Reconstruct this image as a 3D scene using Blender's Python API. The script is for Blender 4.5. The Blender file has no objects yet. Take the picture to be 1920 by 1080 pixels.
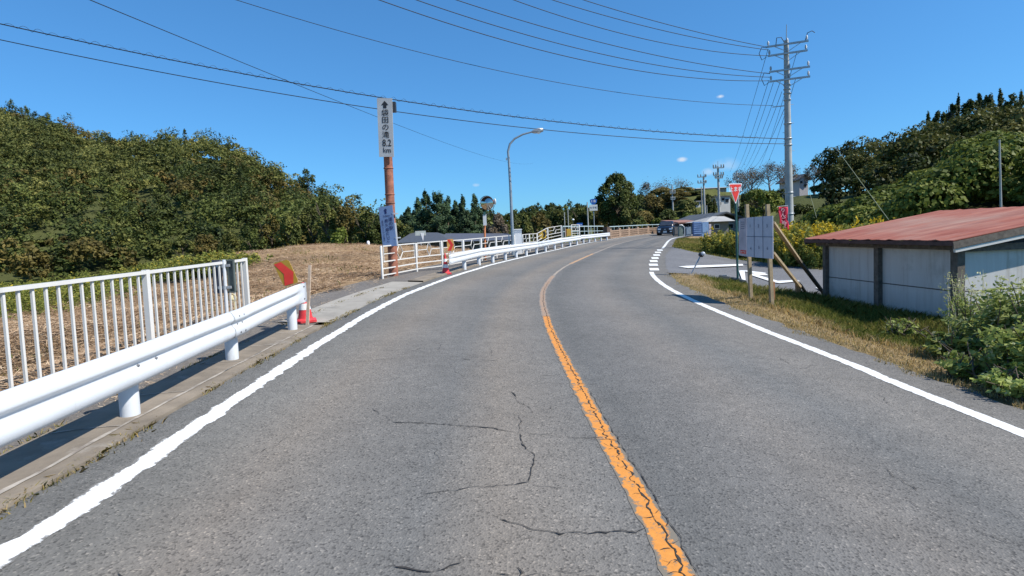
import bpy, math, random
import numpy as np
from mathutils import Vector, Matrix
R = math.radians
scene = bpy.context.scene
COL = scene.collection
# ------------------------------------------------------------------ camera, sky, sun
F, HC, RHO, PIT = 1000.0, 1.5, R(2.4), R(3.2)
SHY = math.tan(PIT) - 0.103
SUP = math.tan(RHO)
FW = np.array([0, math.cos(PIT), -math.sin(PIT)]); UP0 = np.array([0, math.sin(PIT), math.cos(PIT)]); R0 = np.array([1., 0, 0])
RV = R0*math.cos(RHO) - UP0*math.sin(RHO); UV = R0*math.sin(RHO) + UP0*math.cos(RHO)
cam = bpy.data.cameras.new('camera'); co = bpy.data.objects.new('camera', cam); COL.objects.link(co)
cam.sensor_width = 36; cam.lens = 36*F/1920; cam.clip_start = .05; cam.clip_end = 5000
cam.shift_y = SHY*F/1920
M = Matrix((RV, UV, -FW)).transposed().to_4x4(); M.translation = (0, 0, HC); co.matrix_world = M
scene.camera = co
SUN = Vector((1, -.36, 1.2)).normalized()
SEL = math.asin(SUN.z); SAZ = math.atan2(SUN.x, SUN.y)
w = bpy.data.worlds.new('World'); scene.world = w; w.use_nodes = True
nt = w.node_tree; nt.nodes.clear()
sky = nt.nodes.new('ShaderNodeTexSky'); sky.sky_type = 'NISHITA'; sky.sun_disc = False
sky.sun_elevation = SEL; sky.sun_rotation = SAZ; sky.altitude = 200; sky.air_density = 1.0; sky.dust_density = 0.25; sky.ozone_density = 3.0
bg = nt.nodes.new('ShaderNodeBackground'); wo = nt.nodes.new('ShaderNodeOutputWorld')
hs = nt.nodes.new('ShaderNodeHueSaturation'); hs.inputs['Saturation'].default_value = 1.0
tc = nt.nodes.new('ShaderNodeMix'); tc.data_type = 'RGBA'; tc.blend_type = 'MULTIPLY'; tc.inputs[0].default_value = 1; tc.inputs[7].default_value = (.42, .97, 1.50, 1)
gm_ = nt.nodes.new('ShaderNodeGamma'); gm_.inputs[1].default_value = .72; nt.links.new(sky.outputs[0], gm_.inputs[0]); nt.links.new(gm_.outputs[0], hs.inputs['Color']); nt.links.new(hs.outputs[0], tc.inputs[6]); nt.links.new(tc.outputs[2], bg.inputs[0]); 
# a few thin wisps of cloud, fixed in the sky
tco = nt.nodes.new('ShaderNodeTexCoord'); cn = nt.nodes.new('ShaderNodeTexNoise'); cn.inputs['Scale'].default_value = 55; cn.inputs['Detail'].default_value = 5; nt.links.new(tco.outputs['Generated'], cn.inputs['Vector'])
last = tc.outputs[2]
for (cpx, cpy, rad, amt) in ((1279, 299, .013, .75), (1350, 181, .009, .9), (1362, 308, .035, .28), (893, 347, .010, .5), (1331, 322, .020, .4)):
    d_ = Vector(FW+((cpx-960)/F)*RV+(-(cpy-540)/F+SHY)*UV).normalized()
    sb = nt.nodes.new('ShaderNodeVectorMath'); sb.operation = 'SUBTRACT'; sb.inputs[1].default_value = d_; nt.links.new(tco.outputs['Generated'], sb.inputs[0])
    sc_ = nt.nodes.new('ShaderNodeVectorMath'); sc_.operation = 'MULTIPLY'; sc_.inputs[1].default_value = (1, 1, 2.0); nt.links.new(sb.outputs[0], sc_.inputs[0])
    ln = nt.nodes.new('ShaderNodeVectorMath'); ln.operation = 'LENGTH'; nt.links.new(sc_.outputs[0], ln.inputs[0])
    mr_ = nt.nodes.new('ShaderNodeMapRange'); mr_.inputs[1].default_value = 0; mr_.inputs[2].default_value = rad; mr_.inputs[3].default_value = 1.0; mr_.inputs[4].default_value = 0; nt.links.new(ln.outputs['Value'], mr_.inputs[0])
    ad_ = nt.nodes.new('ShaderNodeMath'); ad_.operation = 'MULTIPLY'; nt.links.new(mr_.outputs[0], ad_.inputs[0]); nt.links.new(cn.outputs[0], ad_.inputs[1])
    m2 = nt.nodes.new('ShaderNodeMapRange'); m2.inputs[1].default_value = .12; m2.inputs[2].default_value = .48; m2.inputs[3].default_value = 0; m2.inputs[4].default_value = amt; nt.links.new(ad_.outputs[0], m2.inputs[0])
    mx_ = nt.nodes.new('ShaderNodeMix'); mx_.data_type = 'RGBA'; mx_.inputs[7].default_value = (4.6, 5.0, 5.5, 1); nt.links.new(m2.outputs[0], mx_.inputs[0]); nt.links.new(last, mx_.inputs[6]); last = mx_.outputs[2]
nt.links.new(last, bg.inputs[0]); nt.links.new(bg.outputs[0], wo.inputs[0])
bg.inputs[1].default_value = 0.12
sl = bpy.data.lights.new('sun', 'SUN'); sl.energy = 4.8; sl.angle = R(.5); sl.color = (1, .955, .88)
so = bpy.data.objects.new('sun', sl); COL.objects.link(so); so.rotation_euler = SUN.to_track_quat('Z', 'Y').to_euler()
vs = scene.view_settings; vs.view_transform = 'Standard'; vs.look = 'None'; vs.exposure = 0.5; vs.gamma = 1
scene.cycles.max_bounces = 6; scene.cycles.diffuse_bounces = 3; scene.cycles.use_denoising = True

rng = np.random.default_rng(7); random.seed(7)
# ------------------------------------------------------------------ ground shape
RY = [0, 8, 14, 20, 47, 64, 100]; RZ = [0, 0, .12, .28, .55, .67, .75]
def catmull(P, n=12):
    P = [np.array(p, float) for p in P]; Q = [2*P[0]-P[1]] + P + [2*P[-1]-P[-2]]; out = []
    for i in range(1, len(Q)-2):
        a, b, c, d = Q[i-1:i+3]
        for k in range(n):
            t = k/n; out.append(.5*((2*b)+(c-a)*t+(2*a-5*b+4*c-d)*t*t+(3*b-a-3*c+d)*t**3))
    out.append(P[-1]); return np.array(out)
def resample(P, n):
    P = np.array(P, float); s = np.r_[0, np.cumsum(np.linalg.norm(np.diff(P, axis=0), axis=1))]
    q = np.linspace(0, s[-1], n); return np.stack([np.interp(q, s, P[:, k]) for k in range(P.shape[1])], 1)
LP = catmull([(-2.4,-40),(-2.4,-5),(-2.42,2.4),(-2.5,4),(-2.6,6),(-2.67,8),(-2.62,10),(-2.42,12.6),(-1.85,16),(-1.15,18.9),(-.25,22.6),(1.05,27.5),(2.7,32.7),(5.3,40),(8.9,48),(12.6,56.3),(16.6,64),(24,75),(40,95),(80,138)])
CP = catmull([(.68,-40),(.68,-5),(.68,2.2),(.64,3.6),(.58,6),(.55,8.4),(.62,11.4),(.87,14),(1.5,17.6),(2.4,21.3),(3.45,25.2),(4.85,29.9),(7.3,37.2),(10.6,44.8),(14.2,52.6),(19,61),(26,71),(42,91),(82,134)])
RP = catmull([(3.75,-40),(3.75,-5),(3.76,4),(3.82,6),(3.83,8),(3.8,10.5),(3.88,12.8),(4.14,15.2),(4.6,17.6),(5.75,21.9),(7.25,26.9),(9.35,32.8),(13,43),(17.2,51),(22,59),(29,68),(45,88),(85,131)])
def pdist(X, Y, P):
    """signed distance from polyline, positive to its right"""
    X = np.asarray(X, float).ravel(); Y = np.asarray(Y, float).ravel(); out = np.empty(len(X))
    A = P[:-1]; D = P[1:]-P[:-1]; L2 = (D**2).sum(1)
    for i in range(0, len(X), 4000):
        x = X[i:i+4000, None]-A[None, :, 0]; y = Y[i:i+4000, None]-A[None, :, 1]
        t = np.clip((x*D[:, 0]+y*D[:, 1])/L2, 0, 1); dx = x-t*D[:, 0]; dy = y-t*D[:, 1]
        d2 = dx*dx+dy*dy; k = d2.argmin(1); r = np.arange(len(k))
        s = np.sign(dx[r, k]*D[k, 1]-dy[r, k]*D[k, 0]); out[i:i+4000] = np.sqrt(d2[r, k])*np.where(s == 0, 1, s)
    return out
sst = lambda a, b, x: (lambda t: t*t*(3-2*t))(np.clip((x-a)/(b-a), 0, 1))
def base(X, Y):
    return -SUP*np.clip(X, -6, 9)*(1-sst(20, 45, Y)) + np.interp(Y, RY, RZ)
# control heights off the road (x, y, z)
TP = np.array([(-5.2,-20,-.3),(-5.2,-3,-.25),(-5.6,4,-.25),(-5.8,9,-.1),(-9,-10,-1.6),(-9,2,-1.2),(-9,8,-.8),(-9,12,-.1),(-14,4,-2.2),(-14,10,-1.3),(-14,16,-.5),(-16,22,-.3),(-20,-10,-3),(-22,12,-2.6),(-24,25,-1.6),(-30,5,-3),(-30,-30,-3),(-35,30,-2.8),(-45,45,-2.8),(-50,20,-3),(-70,60,-2.8),(-80,20,-3),(-25,36,-.9),
 (-4.6,13,.15),(-6,16,.3),(-4,18,.3),(-8,22,.45),(-9,28,.75),(-13,33,1.05),(-17,38,1.0),(-15.6,41,1.25),(-12,40,1.15),(-9,40,.85),(-21,40,.3),(-5,34,.55),(-1,34,.4),(-1.5,26,.35),(-4,45,-.2),(-10,52,-1.2),(-16,55,-1.5),(-30,60,-2.8),(0,50,-1.5),(3,60,-2.5),(-20,80,-2.5),(0,80,-2.5),(20,85,-1),(-50,90,-2.6),(0,120,-1),(30,130,1),
 (6,-20,-.35),(6,0,-.42),(6.3,6,-.45),(7,10,-.5),(8,14,-.5),(7.5,17.7,-.45),(9,8,-.6),(12,12,-.65),(12,3,-.6),(20,0,-.6),(14,20,-.45),(10,22,-.4),(16,27,-.35),(13,33,-.1),(22,33,-.1),(18,42,.25),(22,52,.5),(27,60,.65),(30,45,.4),(30,20,-.2),(35,30,.1),(45,40,.6),(40,10,0),(50,60,1.2),(35,75,1.0),(60,20,.4),(80,60,1),(60,-30,0),(0,-60,-.2),(-60,-60,-3),(120,100,2),(-120,60,-3),(0,250,1),(-200,200,0),(200,200,2)])
# skyline: photo column, foot distance, ridge distance, photo row of the tree tops, tree height
HT = np.array([(-700,110,270,260,7),(-400,108,280,235,7),(0,104,275,202,7),(60,104,275,206,7),(130,104,272,226,7),(190,104,262,252,7),(250,104,255,264,7),(290,104,240,262,7),(330,102,222,254,7),(400,100,210,250,7),(450,98,200,266,7),(500,95,192,302,7),(560,92,176,336,7),(610,90,162,362,7),(660,88,150,368,7),(690,86,142,382,7),(715,86,138,398,7),(760,120,240,396,7),
 (850,130,250,390,7),(930,130,255,398,7),(1000,140,270,389,7),(1060,140,280,379,7),(1140,140,260,386,7),(1190,95,170,380,6),(1225,84,122,366,1),(1250,80,114,358,0),(1300,80,112,356,0),(1350,80,112,354,0),(1400,75,112,352,0),(1450,70,108,352,0),(1500,62,106,350,0),(1540,55,104,345,2),(1570,50,104,286,7),(1610,48,105,270,8),(1650,46,108,262,9),(1672,46,112,264,9),(1700,45,114,244,9),
 (1760,45,118,207,9),(1800,45,120,192,9),(1850,45,122,182,9),(1920,45,125,179,9),(2050,45,130,172,9),(2600,50,140,180,9)], float)
HAZ = np.arctan((HT[:, 0]-960)/F); HCOS = np.cos(HAZ)
HTR = 437-SUP*(HT[:, 0]-960)
HZ = HC + (HTR-HT[:, 3])/F*HT[:, 2]*HCOS - HT[:, 4]
def hill(X, Y):
    az = np.arctan2(X, Y); r = np.hypot(X, Y)
    r0 = np.interp(az, HAZ, HT[:, 1]); r1 = np.interp(az, HAZ, HT[:, 2]); z = np.interp(az, HAZ, HZ)
    z = z*(1-sst(1.35, 2.0, np.abs(az)))
    t = (r-r0)/(r1-r0); s = np.clip(t, 0, 1); s = .55*s+.45*s*s*(3-2*s)
    q = 1-.35*np.clip((r-r1)/r1, 0, 1)
    bump = 1.5*np.sin(X*.07+1)*np.sin(Y*.06)*np.clip(t*4, 0, 1)*np.clip(1.5-t*1.5, 0, 1)
    return np.where(t > 0, (z*s+bump)*q, -99.)
def zg(X, Y):
    X = np.asarray(X, float); Y = np.asarray(Y, float); sh = X.shape; X = X.ravel(); Y = Y.ravel()
    dl = -pdist(X, Y, LP); dr = pdist(X, Y, RP); T = np.empty(len(X))
    for i in range(0, len(X), 5000):
        d = (X[i:i+5000, None]-TP[:, 0])**2+(Y[i:i+5000, None]-TP[:, 1])**2+.6
        ww = d**-2.0; T[i:i+5000] = (ww*TP[:, 2]).sum(1)/ww.sum(1)
    T = T+.05*np.sin(X*1.3+.4)*np.sin(Y*1.1)*sst(10, 20, np.abs(X))
    h = hill(X, Y); T = np.where(h > -50, np.maximum(T, T*.0+h+T*np.clip(1-h/8, 0, 1)), T)
    ww = np.maximum(sst(2.1, 4.6, dl), sst(.7, 2.6+1.7*sst(9, 11.5, Y), dr)); b = base(X, Y)
    return (b*(1-ww)+T*ww).reshape(sh)
TS = np.geomspace(1.2, 420, 900)
def ray(px, py): return FW+((px-960)/F)*RV+(-(py-540)/F+SHY)*UV
def G(px, py, dz=0.):
    d = ray(px, py); p = np.array([0, 0, HC])+d*TS[:, None]
    e = p[:, 2]-zg(p[:, 0], p[:, 1])-dz; k = np.where(e < 0)[0]
    if len(k) == 0: return Vector(p[-1])
    k = k[0]
    if k == 0: return Vector(p[0])
    t = e[k-1]/(e[k-1]-e[k]); return Vector(p[k-1]*(1-t)+p[k]*t)
def V(px, py, Y):
    d = ray(px, py); return Vector(np.array([0, 0, HC])+d*(Y/d[1]))
def gz(x, y): return float(zg(np.array([x]), np.array([y]))[0])
def atpx(P, px):
    """point of the plan line P that is seen in column px (at ground)"""
    for i in range(len(P)-1):
        a, b = P[i], P[i+1]
        if b[1] < 1: continue
        f = lambda q: proj((q[0], q[1], gz(*q)))[0]-px
        fa, fb = f(a), f(b)
        if fa*fb <= 0 and a[1] > .5:
            t = fa/(fa-fb); return a+(b-a)*t
    return P[-1]
def proj(Pt):
    d = np.array(Pt)-np.array([0, 0, HC]); z = d@FW
    return 960+F*(d@RV)/z, 540-F*((d@UV)/z-SHY)
def offset(P, d):
    P = np.array(P, float); T = np.gradient(P, axis=0); T /= np.linalg.norm(T, axis=1)[:, None]
    return P+np.stack([T[:, 1], -T[:, 0]], 1)*d     # + = right
# ------------------------------------------------------------------ materials
MT = {}
def nodes(name):
    m = bpy.data.materials.new(name); m.use_nodes = True; n = m.node_tree; b = n.nodes['Principled BSDF']; MT[name] = m
    return m, n, b
def noise(n, scale, detail=4, vec=None, rough=.55):
    t = n.nodes.new('ShaderNodeTexNoise'); t.inputs['Scale'].default_value = scale; t.inputs['Detail'].default_value = detail; t.inputs['Roughness'].default_value = rough
    if vec is not None: n.links.new(vec, t.inputs['Vector'])
    return t
def ramp(n, fac, stops, interp='LINEAR'):
    r = n.nodes.new('ShaderNodeValToRGB'); e = r.color_ramp.elements; r.color_ramp.interpolation = interp
    while len(e) < len(stops): e.new(.5)
    for el, (p, c) in zip(e, stops): el.position = p; el.color = (*c, 1) if len(c) == 3 else c
    n.links.new(fac, r.inputs[0]); return r
def mixc(n, fac, a, b, mode='MIX'):
    m = n.nodes.new('ShaderNodeMix'); m.data_type = 'RGBA'; m.blend_type = mode
    for s, v in ((m.inputs[0], fac), (m.inputs[6], a), (m.inputs[7], b)):
        if hasattr(v, 'is_output') or isinstance(v, bpy.types.NodeSocket): n.links.new(v, s)
        elif isinstance(v, tuple): s.default_value = (*v, 1)
        else: s.default_value = v
    return m.outputs[2]
def coords(n):
    t = n.nodes.new('ShaderNodeTexCoord'); return t.outputs['Object']
def geopos(n): return n.nodes.new('ShaderNodeNewGeometry').outputs['Position']
def bump(n, b, h, strength, dist=.01):
    u = n.nodes.new('ShaderNodeBump'); u.inputs['Strength'].default_value = strength; u.inputs['Distance'].default_value = dist
    n.links.new(h, u.inputs['Height']); n.links.new(u.outputs[0], b.inputs['Normal'])
def mat(name, c, rough=.6, metal=0., var=.12, scale=6., c2=None, bs=0., spec=.4, thr=None):
    """plain surface with soft mottling; c2 = a second, patchy colour (dirt, rust, wear)"""
    m, n, b = nodes(name); p = geopos(n); t = noise(n, scale, 5, p)
    lo = tuple(x*(1-var) for x in c); hi = tuple(min(1, x*(1+var)) for x in c)
    out = ramp(n, t.outputs[0], [(.3, lo), (.7, hi)]).outputs[0]
    if c2:
        t2 = noise(n, scale*.6, 8, p, .7); th = thr or .6
        k = ramp(n, t2.outputs[0], [(th-.06, (0, 0, 0)), (th+.06, (1, 1, 1))]).outputs[0]; out = mixc(n, k, out, c2)
    n.links.new(out, b.inputs['Base Color']); b.inputs['Roughness'].default_value = rough; b.inputs['Metallic'].default_value = metal; b.inputs['Specular IOR Level'].default_value = spec
    if bs: bump(n, b, noise(n, scale*8, 4, p).outputs[0], bs)
    return m
def foliage(name, stops, transl=.25, rough=.55):
    m, n, b = nodes(name); a = n.nodes.new('ShaderNodeAttribute'); a.attribute_name = 'tint'
    r = ramp(n, a.outputs['Fac'], stops)
    oi = n.nodes.new('ShaderNodeObjectInfo')
    h = n.nodes.new('ShaderNodeHueSaturation'); mr = n.nodes.new('ShaderNodeMapRange'); mr.inputs[3].default_value = .75; mr.inputs[4].default_value = 1.2
    n.links.new(oi.outputs['Random'], mr.inputs[0]); n.links.new(mr.outputs[0], h.inputs['Value']); n.links.new(r.outputs[0], h.inputs['Color'])
    n.links.new(h.outputs[0], b.inputs['Base Color']); b.inputs['Roughness'].default_value = rough; b.inputs['Specular IOR Level'].default_value = .12
    tr = n.nodes.new('ShaderNodeBsdfTranslucent'); n.links.new(h.outputs[0], tr.inputs[0])
    mx = n.nodes.new('ShaderNodeMixShader'); mx.inputs[0].default_value = transl
    o = n.nodes['Material Output']; n.links.new(b.outputs[0], mx.inputs[1]); n.links.new(tr.outputs[0], mx.inputs[2]); n.links.new(mx.outputs[0], o.inputs[0])
    return m
# ------------------------------------------------------------------ mesh helpers
ORG = {}
def tag(o, label=None, cat=None, group=None, kind=None):
    if label: o['label'] = label
    if cat: o['category'] = cat
    if group: o['group'] = group
    if kind: o['kind'] = kind
    return o
def thing(name, label, cat, loc, group=None):
    o = bpy.data.objects.new(name, None); COL.objects.link(o); o.location = loc; o.empty_display_size = .3
    ORG[o.name] = Vector(loc); return tag(o, label, cat, group)
def link_mesh(name, me, parent=None, org=None):
    o = bpy.data.objects.new(name, me); COL.objects.link(o)
    if parent is not None: o.parent = parent; ORG[o.name] = ORG[parent.name]
    else:
        ORG[o.name] = Vector(org or (0, 0, 0)); o.location = ORG[o.name]
    return o
class MB:
    def __init__(s): s.v = []; s.f = []; s.m = []; s.sm = []
    def add(s, vs, fs, mi=0, smooth=False):
        k = len(s.v); s.v += [tuple(v) for v in vs]; s.f += [tuple(i+k for i in f) for f in fs]; s.m += [mi]*len(fs); s.sm += [smooth]*len(fs); return s
    def box(s, c, size, rz=0., mi=0, rot=None):
        c = Vector(c); m = rot or Matrix.Rotation(rz, 3, 'Z'); h = [x/2 for x in size]
        vs = [c+m@Vector((x*h[0], y*h[1], z*h[2])) for z in (-1, 1) for y in (-1, 1) for x in (-1, 1)]
        return s.add(vs, [(0, 2, 3, 1), (4, 5, 7, 6), (0, 1, 5, 4), (2, 6, 7, 3), (0, 4, 6, 2), (1, 3, 7, 5)], mi)
    def bar(s, a, b, w, h, mi=0, up=(0, 0, 1)):
        a = Vector(a); b = Vector(b); d = (b-a).normalized(); u = Vector(up)
        if abs(d.dot(u)) > .98: u = Vector((0, 1, 0))
        x = d.cross(u).normalized(); u = x.cross(d).normalized(); vs = []
        for p in (a, b):
            for (i, j) in ((-1, -1), (1, -1), (1, 1), (-1, 1)): vs.append(p+x*(i*w/2)+u*(j*h/2))
        return s.add(vs, [(0, 1, 2, 3), (7, 6, 5, 4), (0, 4, 5, 1), (1, 5, 6, 2), (2, 6, 7, 3), (3, 7, 4, 0)], mi)
    def cyl(s, a, b, r0, r1=None, n=12, mi=0, caps=True):
        return s.tube([a, b], [r0, r0 if r1 is None else r1], n, mi, caps)
    def tube(s, pts, r, n=8, mi=0, caps=True):
        pts = [Vector(p) for p in pts]; k = len(pts); r = list(r) if hasattr(r, '__len__') else [r]*k; vs = []; px = None
        for i, p in enumerate(pts):
            d = (pts[min(i+1, k-1)]-pts[max(i-1, 0)]).normalized()
            if px is None:
                px = d.cross(Vector((0, 0, 1)));
                if px.length < .05: px = d.cross(Vector((0, 1, 0)))
            px = (px-d*px.dot(d)).normalized(); y = d.cross(px)
            vs += [p+(px*math.cos(2*math.pi*j/n)+y*math.sin(2*math.pi*j/n))*r[i] for j in range(n)]
        fs = [(i*n+j, i*n+(j+1) % n, (i+1)*n+(j+1) % n, (i+1)*n+j) for i in range(k-1) for j in range(n)]
        s.add(vs, fs, mi, True)
        if caps: s.add(vs[:n], [tuple(range(n-1, -1, -1))], mi); s.add(vs[-n:], [tuple(range(n))], mi)
        return s
    def plate(s, pts, ext, mi=0):
        """flat outline pts given a thickness vector"""
        pts = [Vector(p) for p in pts]; e = Vector(ext); n = len(pts)
        return s.add(pts+[p+e for p in pts], [tuple(range(n)), tuple(range(2*n-1, n-1, -1))]+[(i, n+i, n+(i+1) % n, (i+1) % n) for i in range(n)], mi)
    def lathe(s, c, prof, n=24, mi=0, axis=(0, 0, 1)):
        q = Vector((0, 0, 1)).rotation_difference(Vector(axis)); c = Vector(c); vs = []
        for r, z in prof: vs += [c+q@Vector((r*math.cos(2*math.pi*j/n), r*math.sin(2*math.pi*j/n), z)) for j in range(n)]
        return s.add(vs, [(i*n+j, i*n+(j+1) % n, (i+1)*n+(j+1) % n, (i+1)*n+j) for i in range(len(prof)-1) for j in range(n)], mi, True)
    def text(s, txt, c, size, x=(1, 0, 0), z=(0, 0, 1), mi=0, squash=1.):
        """characters as thin solid letters, centred at c in the plane x, z"""
        vs, fs, (x0, x1, y0, y1) = glyphs(txt); x = Vector(x).normalized(); z = Vector(z).normalized(); nn = x.cross(z); c = Vector(c)
        mx, my = (x0+x1)/2, (y0+y1)/2
        k = len(vs); P = [c+x*((a-mx)*size*squash)+z*((b-my)*size)+nn*.002 for a, b in vs]
        return s.add(P, fs, mi)
    def obj(s, name, mats, parent=None, org=None, **kw):
        o0 = ORG[parent.name] if parent is not None else Vector(org or (0, 0, 0))
        me = bpy.data.meshes.new(name); me.from_pydata([tuple(Vector(v)-o0) for v in s.v], [], s.f)
        for m in (mats if isinstance(mats, (list, tuple)) else [mats]): me.materials.append(m)
        me.polygons.foreach_set('material_index', s.m); me.polygons.foreach_set('use_smooth', s.sm); me.update()
        o = link_mesh(name, me, parent, org)
        if kw: tag(o, **kw)
        return o
GC = {}
def glyphs(txt):
    if txt not in GC:
        cu = bpy.data.curves.new('lettering', 'FONT'); cu.body = txt; cu.size = 1; cu.resolution_u = 3; cu.offset = .009
        ob = bpy.data.objects.new('lettering', cu); COL.objects.link(ob); dg = bpy.context.evaluated_depsgraph_get()
        me = bpy.data.meshes.new_from_object(ob.evaluated_get(dg)); vs = [(v.co.x, v.co.y) for v in me.vertices]; fs = [tuple(p.vertices) for p in me.polygons]
        if me.polygons and me.polygons[0].normal.z < 0: fs = [f[::-1] for f in fs]
        bpy.data.objects.remove(ob); bpy.data.meshes.remove(me); bpy.data.curves.remove(cu)
        a = np.array(vs) if vs else np.zeros((1, 2)); GC[txt] = (vs, fs, (a[:, 0].min(), a[:, 0].max(), a[:, 1].min(), a[:, 1].max()))
    return GC[txt]
def grid_mesh(name, Vt, nu, nv, m, smooth=True, **attrs):
    """Vt (nu*nv,3) grid -> mesh"""
    me = bpy.data.meshes.new(name); i = np.arange(nu*nv).reshape(nu, nv)
    q = np.stack([i[:-1, :-1], i[1:, :-1], i[1:, 1:], i[:-1, 1:]], -1).reshape(-1, 4)
    me.vertices.add(len(Vt)); me.vertices.foreach_set('co', np.asarray(Vt, np.float32).ravel())
    me.loops.add(q.size); me.loops.foreach_set('vertex_index', q.ravel().astype(np.int32))
    me.polygons.add(len(q)); me.polygons.foreach_set('loop_start', np.arange(0, q.size, 4, dtype=np.int32))
    me.polygons.foreach_set('use_smooth', np.full(len(q), smooth))
    me.materials.append(m); me.update(calc_edges=True)
    for k, a in attrs.items():
        if a.ndim == 1: at = me.attributes.new(k, 'FLOAT', 'POINT'); at.data.foreach_set('value', a.astype(np.float32))
        else: at = me.color_attributes.new(k, 'FLOAT_COLOR', 'POINT'); at.data.foreach_set('color', np.c_[a, np.ones(len(a))].astype(np.float32).ravel())
    return me
def poly_cloud(name, P, tint, mats):
    """P (N,k,3): N loose k-gons with a tint each"""
    N, k = P.shape[:2]; me = bpy.data.meshes.new(name)
    me.vertices.add(N*k); me.vertices.foreach_set('co', np.ascontiguousarray(P, np.float32).ravel())
    me.loops.add(N*k); me.loops.foreach_set('vertex_index', np.arange(N*k, dtype=np.int32))
    me.polygons.add(N); me.polygons.foreach_set('loop_start', np.arange(0, N*k, k, dtype=np.int32))
    me.materials.append(mats); me.update(calc_edges=True)
    at = me.attributes.new('tint', 'FLOAT', 'FACE'); at.data.foreach_set('value', np.clip(tint, 0, 1).astype(np.float32)); return me
def unit(a): return a/np.maximum(np.linalg.norm(a, axis=-1, keepdims=True), 1e-6)
def leaves(C, N, size, rg, asp=.6):
    """rhombic leaves at C with normals about N"""
    n = len(C); N = unit(N); t = unit(np.cross(N, rg.normal(size=(n, 3)))); b = np.cross(N, t)
    s = (size*rg.uniform(.6, 1.35, n))[:, None]
    return np.stack([C-t*s*.5, C+b*s*asp*.5+t*s*.05, C+t*s*.5, C-b*s*asp*.5+t*s*.05], 1)
def lobes(n, rg, rx, rz, zc, rl=(.28, .45), low=-.35):
    c = []
    for i in range(n):
        a = rg.uniform(0, 2*np.pi); u = rg.uniform(low, 1.0); rr = math.sqrt(max(0, 1-u*u))*rg.uniform(.55, .85)
        c.append((rx*rr*math.cos(a), rx*rr*math.sin(a), zc+rz*u*.72, rx*rg.uniform(*rl)))
    return np.array(c)
def crown(n, rg, rx, rz, zc, nl, leaf, rl=(.28, .45), flat=.8, low=-.35, asp=.65):
    L = lobes(nl, rg, rx, rz, zc, rl, low); k = rg.integers(0, nl, n); d = unit(rg.normal(size=(n, 3))); d[:, 2] = np.where(d[:, 2] < -.3, -d[:, 2], d[:, 2])
    rr = L[k, 3]*rg.uniform(.72, 1.12, n); C = L[k, :3]+d*rr[:, None]*np.array([1, 1, flat])
    Nn = d*.8+rg.normal(size=(n, 3))*.45+np.array([0, 0, .25]); lt = rg.uniform(0, 1, nl)
    tint = .5+(lt[k]-.5)*.5+rg.normal(size=n)*.13
    return leaves(C, Nn, leaf, rg, asp), tint
def conifer_cloud(n, rg, h, rx, z0, leaf):
    nb = 80; bz = np.sort(rg.uniform(0, 1, nb))**1.0; ba = rg.uniform(0, 2*np.pi, nb); k = rg.integers(0, nb, n); t = rg.uniform(.1, 1, n)**.7
    zz = bz[k]; rad = rx*(1-zz)**.62*(.6+.5*np.sin(ba*3+bz*40)[k]**2)*t+.012; a = ba[k]+rg.normal(size=n)*.22*(1.2-t*.5)
    C = np.stack([rad*np.cos(a), rad*np.sin(a), z0+(h-z0)*zz-rad*.25+rg.normal(size=n)*.018+.15*rx*t*t], 1)
    Nn = np.stack([np.cos(a)*.7, np.sin(a)*.7, np.full(n, .9)], 1)+rg.normal(size=(n, 3))*.4
    return leaves(C, Nn, leaf, rg, .45), .45+(rg.uniform(0, 1, nb)[k]-.5)*.45+rg.normal(size=n)*.12
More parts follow.
